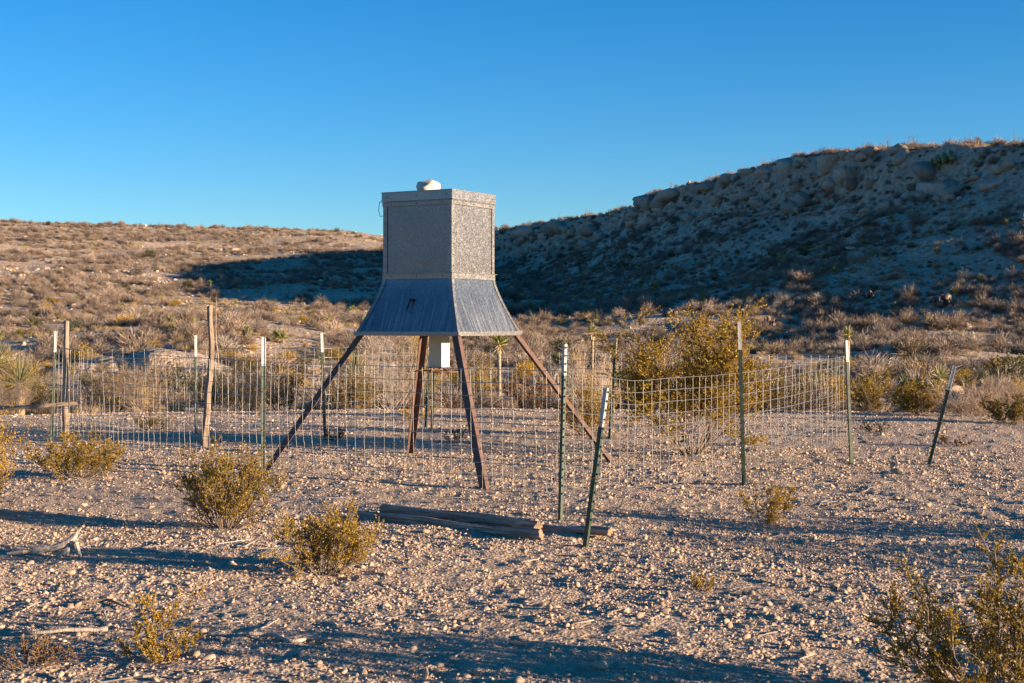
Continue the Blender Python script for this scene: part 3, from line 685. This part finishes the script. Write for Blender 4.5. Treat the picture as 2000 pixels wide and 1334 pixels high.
def bare_bush(label, px, d, ytop, wpx, seed, mat='twig', nst=36):
    b = col(px, d); h = zpix(ytop, d)-b.z; sv, _ = shrub_arrays(seed, h, wpx*d/F, nst=nst, nsub=12, ntw=8, nleaf=0, bare=.15, spread=1.3)
    rng = np.random.default_rng(seed); o = obj('bare_shrub', mesh_from('bare_shrub', *sv, mat), None, b); return tag(o, label, 'shrub')
bare_bush('tall pale leafless shrub behind the wire left of the motor', 765, 30.5, 640, 165, 201, 'pale_twig')
bare_bush('grey dead shrub standing behind the corner post', 1150, 25, 668, 105, 202, 'pale_twig')
bare_bush('wide grey leafless shrub behind the lone leaning post', 1895, 26.5, 735, 170, 203)
bare_bush('grey leafless shrub at the far right edge of the brush', 1975, 27.5, 725, 110, 204)
bare_bush('dark leafless shrub behind the left wire panel', 285, 31, 690, 130, 205)
bare_bush('leafless shrub behind the wire left of the upright post', 480, 32, 700, 110, 206)
bare_bush('brown leafless shrub under the pole by the corner posts', 25, 28, 735, 110, 207)

def blade_mesh(name, mat, wid=.05):
    V = [(0, 0, 0), (wid*.5, 0, .02), (wid*.42, .012, .5), (0, .03, 1.0), (-wid*.42, .012, .5), (-wid*.5, 0, .02), (0, -.012, .4)]
    return mesh_from(name, V, [(0, 1, 6), (1, 2, 6), (2, 3, 6), (3, 4, 6), (4, 5, 6), (5, 0, 6)], mat)
BL = blade_mesh('leaf', 'yucca'); BD = blade_mesh('leaf', 'dead_leaf')
def rosette_dirs(n, lo, hi, rng):
    i = np.arange(n); el = np.radians(lo+(hi-lo)*(i+.5)/n+rng.uniform(-6, 6, n)); az = i*2.39996+rng.uniform(-.2, .2, n)
    return np.stack([np.cos(el)*np.cos(az), np.cos(el)*np.sin(az), np.sin(el)], 1)
def big_yucca(label, px, d, yc, L, seed, n=64, nd=40):
    b = col(px, d); rng = np.random.default_rng(seed); zc = zpix(yc, d)-b.z
    t = thing('yucca', label, 'yucca', b, (0, 0, 0))
    tr = MB(); tr.tube([(0, 0, -.05), (.02, 0, zc*.5), (0, 0, zc)], [.10, .09, .06], 9, True, .2, random.Random(seed)); tr.build('trunk', 'dead_leaf', t)
    for dirs, me, l0, nm in ((rosette_dirs(n, -12, 86, rng), BL, L, 'leaf'), (rosette_dirs(nd, -80, -18, rng), BD, L*.75, 'dry_leaf')):
        for v in dirs:
            o = obj(nm, me, t, (0, 0, zc-.02)); o.rotation_mode = 'QUATERNION'; o.rotation_quaternion = Vector(v).to_track_quat('Z', 'Y'); k = l0*rng.uniform(.8, 1.12); o.scale = (k*.9, k, k)
big_yucca('dagger-leaved yucca with a dry skirt behind the wire by the left feeder leg', 692, 30.6, 728, .58, 301)
big_yucca('dagger-leaved yucca with a dry skirt near the pole by the corner posts', 38, 29, 748, .62, 302, 60, 60)
big_yucca('taller yucca with upright leaves past the pole by the corner posts', -12, 30.5, 712, .66, 303, 60, 30)
def yucca_mesh(seed, heads, L=.5):
    """(verts, quads) pairs for green blades and dry parts; heads = [(x, y, z)] crown centres"""
    rng = np.random.default_rng(seed); g = []; dr = []
    for hd in heads:
        hd = np.array(hd, float); D = rosette_dirs(46, -10, 86, rng); g.append(blades(np.repeat(hd[None], 46, 0), D, L*rng.uniform(.8, 1.1, 46), .055*L/.5, rng))
        D = rosette_dirs(30, -85, -15, rng); dr.append(blades(np.repeat(hd[None]-np.array([0, 0, .03]), 30, 0), D, L*.9*rng.uniform(.7, 1.1, 30), .05*L/.5, rng))
        dr.append(prisms([(hd[0]*.3, hd[1]*.3, -.1)], [hd], [.06*L/.5], [.07*L/.5], 7))
    return joinvf(*g), joinvf(*dr)
def small_yucca(label, loc, heads, L, seed, group=None):
    g, dr = yucca_mesh(seed, heads, L); t = thing('yucca', label, 'yucca', loc, (0, 0, 0), group)
    obj('leaf_crown', mesh_from('leaf_crown', *g, 'yucca'), t); obj('trunk', mesh_from('trunk', *dr, 'dead_leaf'), t); return t
small_yucca('yucca with a single head on a short trunk right of the front feeder leg', col(975, 48), [(0, 0, zpix(672, 48)-col(975, 48).z)], .5, 311)
small_yucca('cluster of three yucca heads behind the lone leaning post', col(1822, 44), [(.22, 0, .75), (-.38, .1, .42), (.1, -.2, .35)], .45, 312)
small_yucca('two-headed yucca on a forked trunk at the foot of the slope', col(1981, 58), [(-.22, 0, .9), (.25, 0, .95)], .3, 313)
small_yucca('pair of low yucca heads leaning apart left of the forked yucca', col(1898, 52), [(-.2, 0, .35), (.4, 0, .5)], .4, 314)
small_yucca('bright yellow-tipped yucca on a trunk above the dead shrub', col(1157, 62), [(0, 0, zpix(648, 62)-col(1157, 62).z)], .45, 315)
small_yucca('yucca seen just above the far corner post', col(1657, 55), [(0, 0, zpix(655, 55)-col(1657, 55).z)], .42, 316)
small_yucca('spiky pale yucca inside the wire beyond the slim steel post', col(1192, 34), [(0, 0, .8)], .45, 317)

# ------------------------------------------------------------------ scrub of the valley and hillsides
rng = np.random.default_rng(7)
def dry_proto(seed, mat='twig', n=800):
    r = np.random.default_rng(seed); az = r.uniform(0, 2*PI, n); el = np.arccos(r.uniform(0, 1, n))*.95
    D = np.stack([np.sin(el)*np.cos(az), np.sin(el)*np.sin(az), np.cos(el)], 1); q = r.uniform(.15, .75, n)[:, None]
    lump = (1+.25*np.sin(az*3+seed))[:, None]
    P = D*q*np.array([.5, .5, .62])*lump; E = norm(D+r.normal(size=(n, 3))*.35)
    return mesh_from('dry_shrub', *blades(P, E, r.uniform(.12, .3, n), .012, r), mat)
def leafy_proto(seed, mat, n=1100):
    r = np.random.default_rng(seed); az = r.uniform(0, 2*PI, n); el = np.arccos(r.uniform(-.05, 1, n)); D = np.stack([np.sin(el)*np.cos(az), np.sin(el)*np.sin(az), np.cos(el)], 1)
    P = D*(r.uniform(.1, 1, n)**.45)[:, None]*np.array([.52, .52, .6])*(1+.25*np.sin(az*4+seed)*np.sin(el*5))[:, None]+np.array([0, 0, .08])
    a = blades(P, D+r.normal(size=(n, 3))*.7, .058, .034, r); k = 40; az = r.uniform(0, 2*PI, k); e = np.stack([.4*np.cos(az), .4*np.sin(az), r.uniform(.2, .6, k)], 1)
    return mesh_from('dark_bush', *joinvf(a, prisms(np.zeros((k, 3)), e, np.full(k, .012), np.full(k, .004), 3)), mat)
def tuft_proto(seed, n=170, mat='straw'):
    r = np.random.default_rng(seed); az = r.uniform(0, 2*PI, n); s = r.uniform(.05, .6, n)
    P = np.stack([.16*r.normal(size=n), .16*r.normal(size=n), np.zeros(n)], 1); D = np.stack([s*np.cos(az), s*np.sin(az), np.ones(n)], 1)
    return mesh_from('grass_tuft', *blades(P, D, r.uniform(.2, .5, n), .012, r), mat)
DRY = [dry_proto(i) for i in range(4)]+[dry_proto(9, 'pale_twig')]; DARK = [leafy_proto(20+i, 'olive') for i in range(3)]; TUFT = [tuft_proto(30+i) for i in range(3)]
STONES = [rock_mesh('stone', 500+i, 'stone', 2, (1, .66+.12*(i % 3), .46+.08*(i % 4)), 14, .03, .3, (.42, .8)) for i in range(8)]
PEB = [rock_mesh('gravel_stone', 540+i, 'pebble', 1, (1.1, .5+.09*(i % 3), .34+.06*i), 6, .16, 0, (.4, .75)) for i in range(6)]
BLOCK = [rock_mesh('boulder', 560+i, 'boulder', 2, (1, .85, .85), 13, .05, 2.2, (.58, 1.0)) for i in range(7)]
def field(n, r0, r1, thr, seed, wl, half=23.5, keep_front=0):
    x, y = wedge(rng, n, r0, r1, half); k = fbm(x/wl, y/wl, seed, 3) > thr
    k &= ((x+16.3)/4.5)**2+((y-62)/4)**2 > 1
    x, y = x[k], y[k]; return x, y, height(x, y)
def where(x, y, s):
    size = 'low' if s < .55 else ('mid-sized' if s < 1.0 else 'large')
    if y < 62: return size, 'on the scrub flat just beyond the pen'
    if x > .13*y-8 and y < 120: return size, 'on the lower slope under the rock ledge'
    if x > -.02*y-2: return size, 'high on the slope under the rock ledge'
    return size, ('at the foot of the far broad hill' if y < 170 else 'up on the far broad hill')
def populate(name, label, cat, group, protos, X, Y, Z, S, sink=.03, stuff_name=None, stuff_label=None, limit=295):
    app = S/np.hypot(X, Y)*(np.abs(np.arctan2(X, Y)) < .37); o = np.argsort(-app); r = random.Random(len(X))
    for i in o[:limit]:
        q = obj(name, protos[r.randrange(len(protos))], None, (X[i], Y[i], Z[i]-sink*S[i]), (0, 0, r.uniform(0, 6.28))); k = S[i]; q.scale = (k*r.uniform(.85, 1.25), k*r.uniform(.85, 1.25), k*r.uniform(.75, 1.1)); tag(q, label % where(X[i], Y[i], S[i]), cat, group)
    rest = o[limit:]
    if len(rest):
        P = np.stack([X[rest], Y[rest], Z[rest]-sink*S[rest]], 1); R = np.zeros((len(rest), 3)); R[:, 2] = rng.uniform(0, 6.28, len(rest))
        scatter_stuff(stuff_name, protos, P, S[rest], R, stuff_label, cat)
def cat_fields(*fs): return tuple(np.concatenate([f[i] for f in fs]) for i in range(3))
X, Y, Z = cat_fields(field(1500, 31, 70, .08, 71, 5), field(13000, 65, 150, -.02, 72, 6), field(36000, 150, 345, -.15, 73, 9))
S = rng.lognormal(-.42, .48, len(X)); S = np.clip(S, .22, 1.9)
populate('dry_shrub', '%s grey-brown twiggy shrub %s', 'shrub', 'dry shrubs of the valley and slopes', DRY, X, Y, Z, S, .03, 'dry_scrub', 'far grey-brown scrub covering the hillsides', 180)
X, Y, Z = cat_fields(field(1700, 30, 80, .0, 81, 5), field(9500, 80, 160, -.2, 82, 9), field(22000, 160, 345, -.25, 83, 16))
S = np.clip(rng.lognormal(-.8, .35, len(X)), .25, 1.0)
populate('grass_tuft', '%s tuft of dry straw-coloured grass %s', 'grass tuft', 'dry grass tufts in the scrub', TUFT, X, Y, Z, S, .02, 'dry_grass', 'far dry straw-coloured grass covering the slopes', 230)
X, Y, Z = cat_fields(field(40, 40, 90, -.2, 91, 8), field(170, 90, 200, -.1, 92, 12), field(300, 200, 345, -.05, 93, 20))
S = np.clip(rng.lognormal(.0, .35, len(X)), .5, 2.0)
populate('dark_bush', '%s dark olive leafy bush %s', 'bush', 'dark olive bushes on the slopes', DARK, X, Y, Z, S, .04, 'dark_scrub', 'far dark olive bushes on the slopes')
b = hit(1775, 700); q = obj('dark_bush', DARK[0], None, b, (0, 0, 1)); q.scale = (2.1, 1.8, 1.6); tag(q, 'broad dark olive bush beyond the guy wire at the slope foot', 'bush')
GOLD = [leafy_proto(40+i, 'creosote') for i in range(3)]
X, Y, Z = cat_fields(field(110, 34, 75, -1, 94, 8), field(110, 75, 150, -1, 98, 12)); S = np.clip(rng.lognormal(-.25, .3, len(X)), .4, 1.3)
populate('creosote_bush', '%s golden-green creosote bush %s', 'bush', 'creosote bushes out in the scrub', GOLD, X, Y, Z, S, .04)
x = np.linspace(44, -4, 170)*KR+rng.normal(size=170); y = np.interp(x/KR, [-3, 2, 17, 30, 38, 43], [250, 238, 205, 165, 140, 120])*KR; x = x+rng.uniform(-.5, 3, 170); S = np.clip(rng.lognormal(-.55, .4, 170), .25, 1.2)
for k in range(170):
    g = k % 3 == 0; o = obj('grass_tuft' if g else 'dry_shrub', (TUFT if g else DRY)[k % 3], None, (x[k], y[k], hz(x[k], y[k])-.03), (0, 0, k)); o.scale = (S[k],)*3
    tag(o, 'straw-coloured grass tuft growing along the ridge crest' if g else 'twiggy shrub growing along the ridge crest against the sky', 'grass tuft' if g else 'shrub', 'grass on the ridge crest' if g else 'shrubs on the ridge crest')
rr = np.sqrt(rng.uniform(85**2, 250**2, 9000)); aa = np.radians(rng.uniform(-3, 22, 9000)); X = rr*np.sin(aa); Y = rr*np.cos(aa); S = np.clip(rng.lognormal(-.75, .4, 9000), .2, 1.2)
Rz = np.zeros((9000, 3)); Rz[:, 2] = rng.uniform(0, 6.28, 9000)
scatter_stuff('slope_scrub', DRY+TUFT+[DARK[0]], np.stack([X, Y, height(X, Y)-.02], 1), S, Rz, 'fine low scrub and grass covering the slope under the rock ledge', 'scrub')
# yuccas on the slopes: some where the photograph shows them, the rest strewn
ym = [yucca_mesh(330, [(0, 0, .35)], .48), yucca_mesh(331, [(0, 0, .3), (.3, .1, .2)], .45), yucca_mesh(332, [(0, 0, .5)], .42)]
YG = [mesh_from('leaf_crown', *a[0], 'yucca') for a in ym]; YD = [mesh_from('trunk', *a[1], 'dead_leaf') for a in ym]
ysrc = []
def put_yucca(loc, sc, k, label='%s spiky yellow-green yucca %s'):
    t = thing('yucca', label % where(loc[0], loc[1], sc*.75), 'yucca', loc, (0, 0, k*1.7), 'yuccas dotted on the slopes'); t.scale = (sc,)*3
    obj('leaf_crown', YG[k % 3], t); obj('trunk', YD[k % 3], t)
spots = [(1740, 436), (1912, 440), (1525, 516), (1690, 490), (1230, 508), (1390, 524), (1250, 568), (1275, 568), (1095, 580), (1205, 574), (1630, 534), (180, 484), (385, 484), (95, 592), (150, 594), (255, 484), (1750, 610), (1165, 636), (1865, 582), (1915, 555), (410, 565), (460, 600), (560, 622), (640, 640), (330, 640), (480, 660), (300, 500), (60, 640), (690, 610), (1040, 640), (1310, 585), (1470, 545), (1560, 520), (1830, 500), (1960, 610)]
for k, (a, c) in enumerate(spots):
    v = hit(a, c); put_yucca(v, 1.0 if v.y < 150 else 1.25, k)
x, y, z = cat_fields(field(22, 36, 95, -1, 1, 5), field(26, 95, 180, -1, 1, 5), field(40, 200, 345, -1, 1, 5))
for k in range(len(x)): put_yucca((x[k], y[k], z[k]), rng.uniform(.7, 1.15), k)
# prickly pear clumps
def pear_mesh(seed, mat, n=16):
    r = np.random.default_rng(seed); V0, F0 = ICO[1]; vf = []
    for i in range(n):
        s = V0*np.array([.16, .04, .2])*r.uniform(.8, 1.2); a, b_ = r.uniform(0, 2*PI), r.uniform(-.5, .5)
        Rm = np.array(Matrix.Rotation(a, 3, 'Z') @ Matrix.Rotation(b_, 3, 'Y')); lay = i/n; vf.append((s@Rm.T+np.array([r.normal()*.32*(1-.3*lay), r.normal()*.32*(1-.3*lay), .15+.5*lay*r.uniform(.6, 1)]), F0))
    return mesh_from('prickly_pear', *joinvf(*vf), mat, True)
PP = [pear_mesh(1, 'pad'), pear_mesh(2, 'pad', 22)]
for k, (a, c, s) in enumerate([(1312, 622, 1.1), (1500, 640, 1.2), (1470, 604, 1), (1580, 598, 1.1), (1840, 604, 1.8), (1240, 600, 1), (1100, 610, 1), (1700, 585, 1.1)]):
    o = obj('prickly_pear', PP[k % 2], None, hit(a, c), (0, 0, k)); o.scale = (s*1.2, s*1.2, s*.8); tag(o, 'purplish clump of prickly pear pads in the scrub on the slope', 'cactus', 'purplish prickly pears on the slope')
o = obj('prickly_pear', pear_mesh(5, 'pad_pale', 26), None, hit(1848, 330), (0, 0, 1)); o.scale = (2.2, 2.2, 2.0); tag(o, 'sunlit yellow-green prickly pear growing on the rock ledge', 'cactus')
# bare wands against the sky on the right ridge
for k, (a, dx) in enumerate([(1145, 0), (1190, .2), (1310, -.1), (1490, .1), (1735, .1), (1770, .3), (1790, -.1), (1905, .15), (1990, -.2), (1420, .2)]):
    dd = np.interp(a, [970, 1230, 1500, 1750, 2000], [278, 229, 184, 158, 134])+1; v = col(a, dd); mb = MB(); r = random.Random(k)
    for j in range(5): e = Vector((r.uniform(-.5, .5)+dx, r.uniform(-.3, .3), r.uniform(1.0, 2.0))); mb.tube([(0, 0, -.1), e*.5+Vector((r.uniform(-.1, .1), 0, 0)), e], [.025, .02, .01], 4)
    o = mb.build('ocotillo', 'stem'); o.location = v; tag(o, 'bare wand-like ocotillo standing on the rocky ridge crest', 'shrub', 'ocotillos on the ridge crest')

# ------------------------------------------------------------------ rock ledge along the right ridge, boulders and stones
r = random.Random(12); ridge = [Vector(q)*KR for q in RIDGE_R[:5]]
n = 0
for a, c in zip(ridge[:-1], ridge[1:]):
    L = (c-a).length; t = 0; nrm = Vector((-(c-a).y, (c-a).x)).normalized()
    if nrm.x > 0: nrm = -nrm
    while t < L:
        for row in range(4):
            if row and r.random() < .3: continue
            p = a.lerp(c, (t+r.uniform(-.8, .8))/L)+nrm*(r.uniform(.7, 1.6)+row*1.5); s = min(2.6, .95*math.exp(r.gauss(.3, .45)))*(1-.17*row)
            sz = s*r.uniform(.55, .95); cr_ = p-nrm*4; zb_ = min(hz(p.x, p.y)+.12*s, hz(cr_.x, cr_.y)+r.uniform(-.4, .3)-sz*.7)
            o = obj('boulder', BLOCK[r.randrange(7)], None, (p.x, p.y, zb_), (r.uniform(-.15, .15), r.uniform(-.15, .15), math.atan2((c-a).y, (c-a).x)+r.uniform(-.4, .4)))
            o.scale = (s*r.uniform(.9, 1.5), s*r.uniform(.7, 1), sz); tag(o, '%s weathered limestone block in the %s of the ridge ledge %s' % ('small' if s < .8 else ('mid-sized' if s < 1.4 else 'huge'), ('top course', 'second course', 'third course', 'bottom rubble')[row], 'at its tall end' if p.y < 160 else ('along its middle' if p.y < 212 else 'towards the feeder')), 'boulder', 'limestone blocks of the ridge ledge'); n += 1
        t += r.uniform(1.3, 3.4)
for k, (a, c, s, lab) in enumerate([(1665, 488, .75, 'sunlit pale boulder beside a yucca halfway up the slope'), (1715, 436, .5, None), (1752, 440, .4, None), (1700, 440, .4, None), (1135, 455, .9, None), (1560, 405, 1.0, None), (425, 490, 1.6, None), (460, 490, 1.2, None), (1520, 645, .45, None), (1535, 647, .4, None)]):
    v = hit(a, c); o = obj('boulder', STONES[k % 8], None, v+Vector((0, 0, .1*s)), (0, 0, k)); o.scale = (s, s*.8, s*.7); tag(o, lab or 'loose limestone boulder lying on the scrubby slope', 'boulder', None if lab else 'loose boulders on the slopes')
X, Y, Z = cat_fields(field(1500, 45, 110, -.3, 95, 7), field(9000, 100, 210, -.3, 96, 9), field(9000, 200, 345, -.05, 97, 15))
S = np.clip(rng.lognormal(-2.0, .5, len(X)), .05, .6)*np.where(np.hypot(X, Y) > 180, 1.35, 1)
R = rng.uniform(0, 6.28, (len(X), 3))*np.array([.1, .1, 1])
scatter_stuff('slope_stones', STONES, np.stack([X, Y, Z], 1), S, R, 'loose limestone rubble strewn over the slopes', 'rubble')
# gravel of the pan
def gravel():
    x, y = np.concatenate([np.array(wedge(rng, *a)) for a in ((120000, 4.6, 13), (85000, 13, 20), (110000, 20, 33))], 1)
    k = fbm(x/.8, y/.8, 110, 3) > rng.uniform(-.75, .45, len(x)); x, y = x[k], y[k]
    S = np.clip(rng.lognormal(-4.85, .58, len(x)), .004, .05)*np.where(np.hypot(x, y) > 15, 1.25, 1); z = height(x, y)+S*rng.uniform(-.2, .22, len(x))
    R = rng.uniform(-PI, PI, (len(x), 3))*np.array([.16, .16, 1]); scatter_stuff('gravel', PEB, np.stack([x, y, z], 1), S, R, 'pale limestone gravel covering the open flat', 'gravel')
gravel()
named = [(1426, 1222, 26, 'pale triangular stone alone on the gravel', 1), (831, 1325, 21, 'upright rounded pale stone at the foreground edge', 2), (1170, 1312, 62, 'large flat half-buried stone in the shade', 3), (1631, 1142, 31, 'long low stone lying on shaded gravel', 4), (406, 1297, 31, 'flat pale stone beside the low creosote sprig', 5), (114, 1196, 24, 'brick-shaped stone near the curved fallen stick', 6), (1752, 926, 32, 'flat dark brown rock on the gravel near the lone post', 7)]
others = [(96, 1140, 20), (126, 1054, 15), (114, 1212, 20), (327, 1190, 19), (440, 1304, 16), (369, 1324, 18), (555, 1225, 20), (362, 1144, 19), (201, 1294, 20), (1051, 1240, 23), (1007, 1262, 28), (963, 1264, 17), (916, 1212, 25), (888, 1226, 20), (930, 1323, 24), (1030, 1315, 18), (1299, 1066, 14), (1191, 1199, 18), (986, 1172, 16), (1023, 1074, 14), (762, 1116, 15), (1575, 1276, 26), (1534, 1257, 29), (1557, 1114, 24), (1820, 1086, 14), (1673, 1330, 36), (1640, 1264, 18), (1480, 1275, 14), (1692, 1308, 13), (1260, 1120, 13), (1450, 1080, 13), (700, 1160, 14), (820, 1150, 14), (1110, 1140, 13)]
def put_stone(px, py, wpx, k, label, group):
    b = at(px, py); s = wpx/(F/b.y)/2; o = obj('stone', STONES[k % 8], None, b+Vector((0, 0, s*.28)), (0, 0, k*1.3)); o.scale = (s*1.05, s*.9, s*1.05); tag(o, label, 'stone', group); return o
for px, py, wp, lab, k in named:
    o = put_stone(px, py, wp, k, lab, None)
    if k == 2: o.scale = (o.scale.x*.95, o.scale.y*.9, o.scale.z*2.6); o.location.z += .015
    if k == 3: o.scale.z *= .5
    if k == 1: o.scale.z *= 1.7
LAND = [('the left ends of the logs', at(690, 1030)), ('the sawn ends of the logs', at(1060, 1065)), ('the leaning steel post', at(1150, 1075)), ('the bleached dead stump', at(130, 1080)), ('the low creosote sprig', at(318, 1290)), ('the creosote bush at the log ends', at(635, 1115)), ('the rounded golden creosote', at(438, 1028)), ('the low bush before the corner posts', at(150, 934)),
        ('the tall studded post', at(1450, 950)), ('the lone leaning post', at(1811, 915)), ('the big sprawling creosote', at(1900, 1290)), ('the pale triangular stone', at(1426, 1222)), ('the upright rounded stone', at(831, 1322)), ('the large half-buried stone', at(1170, 1312)), ('the long low stone', at(1631, 1142)), ('the curved fallen stick', at(120, 1245)), ('the crooked forked branch', at(580, 1260)), ('the tiny straw-coloured sprig', at(1372, 1148))]
def SL(p, s): return '%s pale limestone stone on the gravel near %s' % ('small' if s < .024 else ('medium' if s < .034 else 'large'), min(LAND, key=lambda q: (q[1].xy-Vector(p).xy).length)[0])
SG = 'stones lying on the gravel flat'
for k, (px, py, wp) in enumerate(others): put_stone(px, py, wp, k, SL(at(px, py), wp/(F/at(px, py).y)/2), SG)
x, y = wedge(rng, 255, 5.8, 15, 20.5)
for k in range(len(x)):
    s = float(np.clip(rng.lognormal(-3.75, .35), .015, .05)); o = obj('stone', STONES[k % 8], None, (x[k], y[k], hz(x[k], y[k])+s*.25), (0, 0, k)); o.scale = (s, s*.9, s); tag(o, SL((x[k], y[k], 0), s), 'stone', SG)

# ------------------------------------------------------------------ fallen sticks and the bleached stump
def stick(pts, r0, label, seed, mat='bone_wood', group=None, lift=.012):
    rn = random.Random(seed); P = []
    W = [at(*p) for p in pts]
    for i, a in enumerate(W): a.z += r0*.8+lift*rn.random()
    fine = []
    for a, c in zip(W[:-1], W[1:]):
        m = max(2, int((c-a).length/.05))
        for j in range(m): q = a.lerp(c, j/m); fine.append(q+Vector((rn.uniform(-1, 1), rn.uniform(-1, 1), rn.uniform(-.3, .6)))*.006)
    fine.append(W[-1]); o0 = fine[0].copy(); mb = MB(); nn = len(fine)
    mb.tube([q-o0 for q in fine], [r0*(1-.6*i/nn)*rn.uniform(.85, 1.15) for i in range(nn)], 6)
    o = mb.build('dead_branch', mat, None, True); o.location = o0; return tag(o, label, 'branch', group)
stick([(210, 1236), (130, 1242), (60, 1246), (31, 1225)], .013, 'long curved bleached branch lying among stones', 1)
stick([(480, 1252), (525, 1250), (574, 1264), (602, 1256), (686, 1268)], .014, 'crooked forked bleached branch right of the low creosote sprig', 2)
stick([(154, 1180), (210, 1175), (259, 1192)], .010, 'dark curved branch behind the brick-shaped stone', 3, 'stem')
stick([(1312, 1033), (1352, 1043), (1401, 1044), (1412, 1052)], .010, 'bent grey branch right of the leaning steel post', 4)
for k, p in enumerate([[(494, 1242), (546, 1213)], [(427, 1224), (474, 1220)], [(203, 1194), (207, 1215), (231, 1231)], [(420, 1066), (490, 1058)], [(478, 1072), (500, 1060)], [(273, 1069), (329, 1067)], [(874, 1296), (916, 1272)], [(1016, 1096), (1052, 1091)], [(900, 1296), (940, 1288)], [(1203, 1255), (1280, 1260)], [(1210, 1161), (1273, 1176)], [(699, 1210), (723, 1225), (751, 1221)], [(1597, 989), (1604, 977), (1618, 975)], [(1667, 1031), (1690, 1027)], [(1710, 1033), (1748, 1024)], [(30, 1200), (80, 1180)], [(720, 1260), (760, 1263)], [(640, 1180), (690, 1186)], [(1560, 1290), (1590, 1280)], [(1120, 1222), (1160, 1216)]]):
    stick(p, .006, 'short bleached stick lying on the gravel', 20+k, 'bone_wood', 'short sticks on the gravel')
def stump():
    b = at(140, 1082); t = thing('dead_stump', 'bleached twisted dead stump with a long root lying on the gravel', 'stump', b, (0, 0, 0)); s = F/b.y
    def P(px, py, up, dy=0): return Vector(((px-140)/s, dy, up/s))
    m = MB(); rn = random.Random(3)
    m.tube([P(16, 0, 5, -.02), P(50, 0, 9, -.04), P(78, 0, 10, -.02), P(105, 0, 15), P(128, 0, 22), P(146, 0, 37), P(150, 0, 45), P(159, 0, 55)], [.010, .018, .022, .025, .028, .021, .013, .005], 8, True, .3, rn); m.build('root', 'bone_wood', t)
    m = MB(); m.tube([P(138, 0, 26), P(152, 0, 24, -.03), P(157, 0, 10, -.05), P(162, 0, 0, -.06)], [.026, .022, .017, .010], 8, True, .3, rn); m.build('fork', 'bone_wood', t)
    m = MB(); m.tube([P(128, 0, 3, -.05), P(138, 0, 14, -.02), P(146, 0, 24, .02)], [.018, .024, .014], 8, True, .35, rn); m.build('knot', 'bone_wood', t)
stump()

# small twig litter on the pan
lit = []
for i in range(5):
    r = random.Random(i); mb = MB(); n = 6; p = Vector((-1, 0, 0)); pts = [p]
    for j in range(n): p = p+Vector((2/n, r.uniform(-.18, .18), r.uniform(-.03, .03))); pts.append(p)
    mb.tube(pts, [.035-.003*j for j in range(n+1)], 4); lit.append(mb.mesh('twig_litter', 'bone_wood'))
x, y = wedge(rng, 2600, 4.8, 16); k = fbm(x/1.4, y/1.4, 120, 3) > rng.uniform(-.4, .6, len(x)); x, y = x[k], y[k]
S = np.clip(rng.lognormal(-2.9, .5, len(x)), .02, .16); Rr = rng.uniform(-PI, PI, (len(x), 3))*np.array([.02, .03, 1])
scatter_stuff('twig_litter', lit, np.stack([x, y, height(x, y)+.008], 1), S, Rr, 'fine bleached twig litter scattered over the gravel', 'litter')
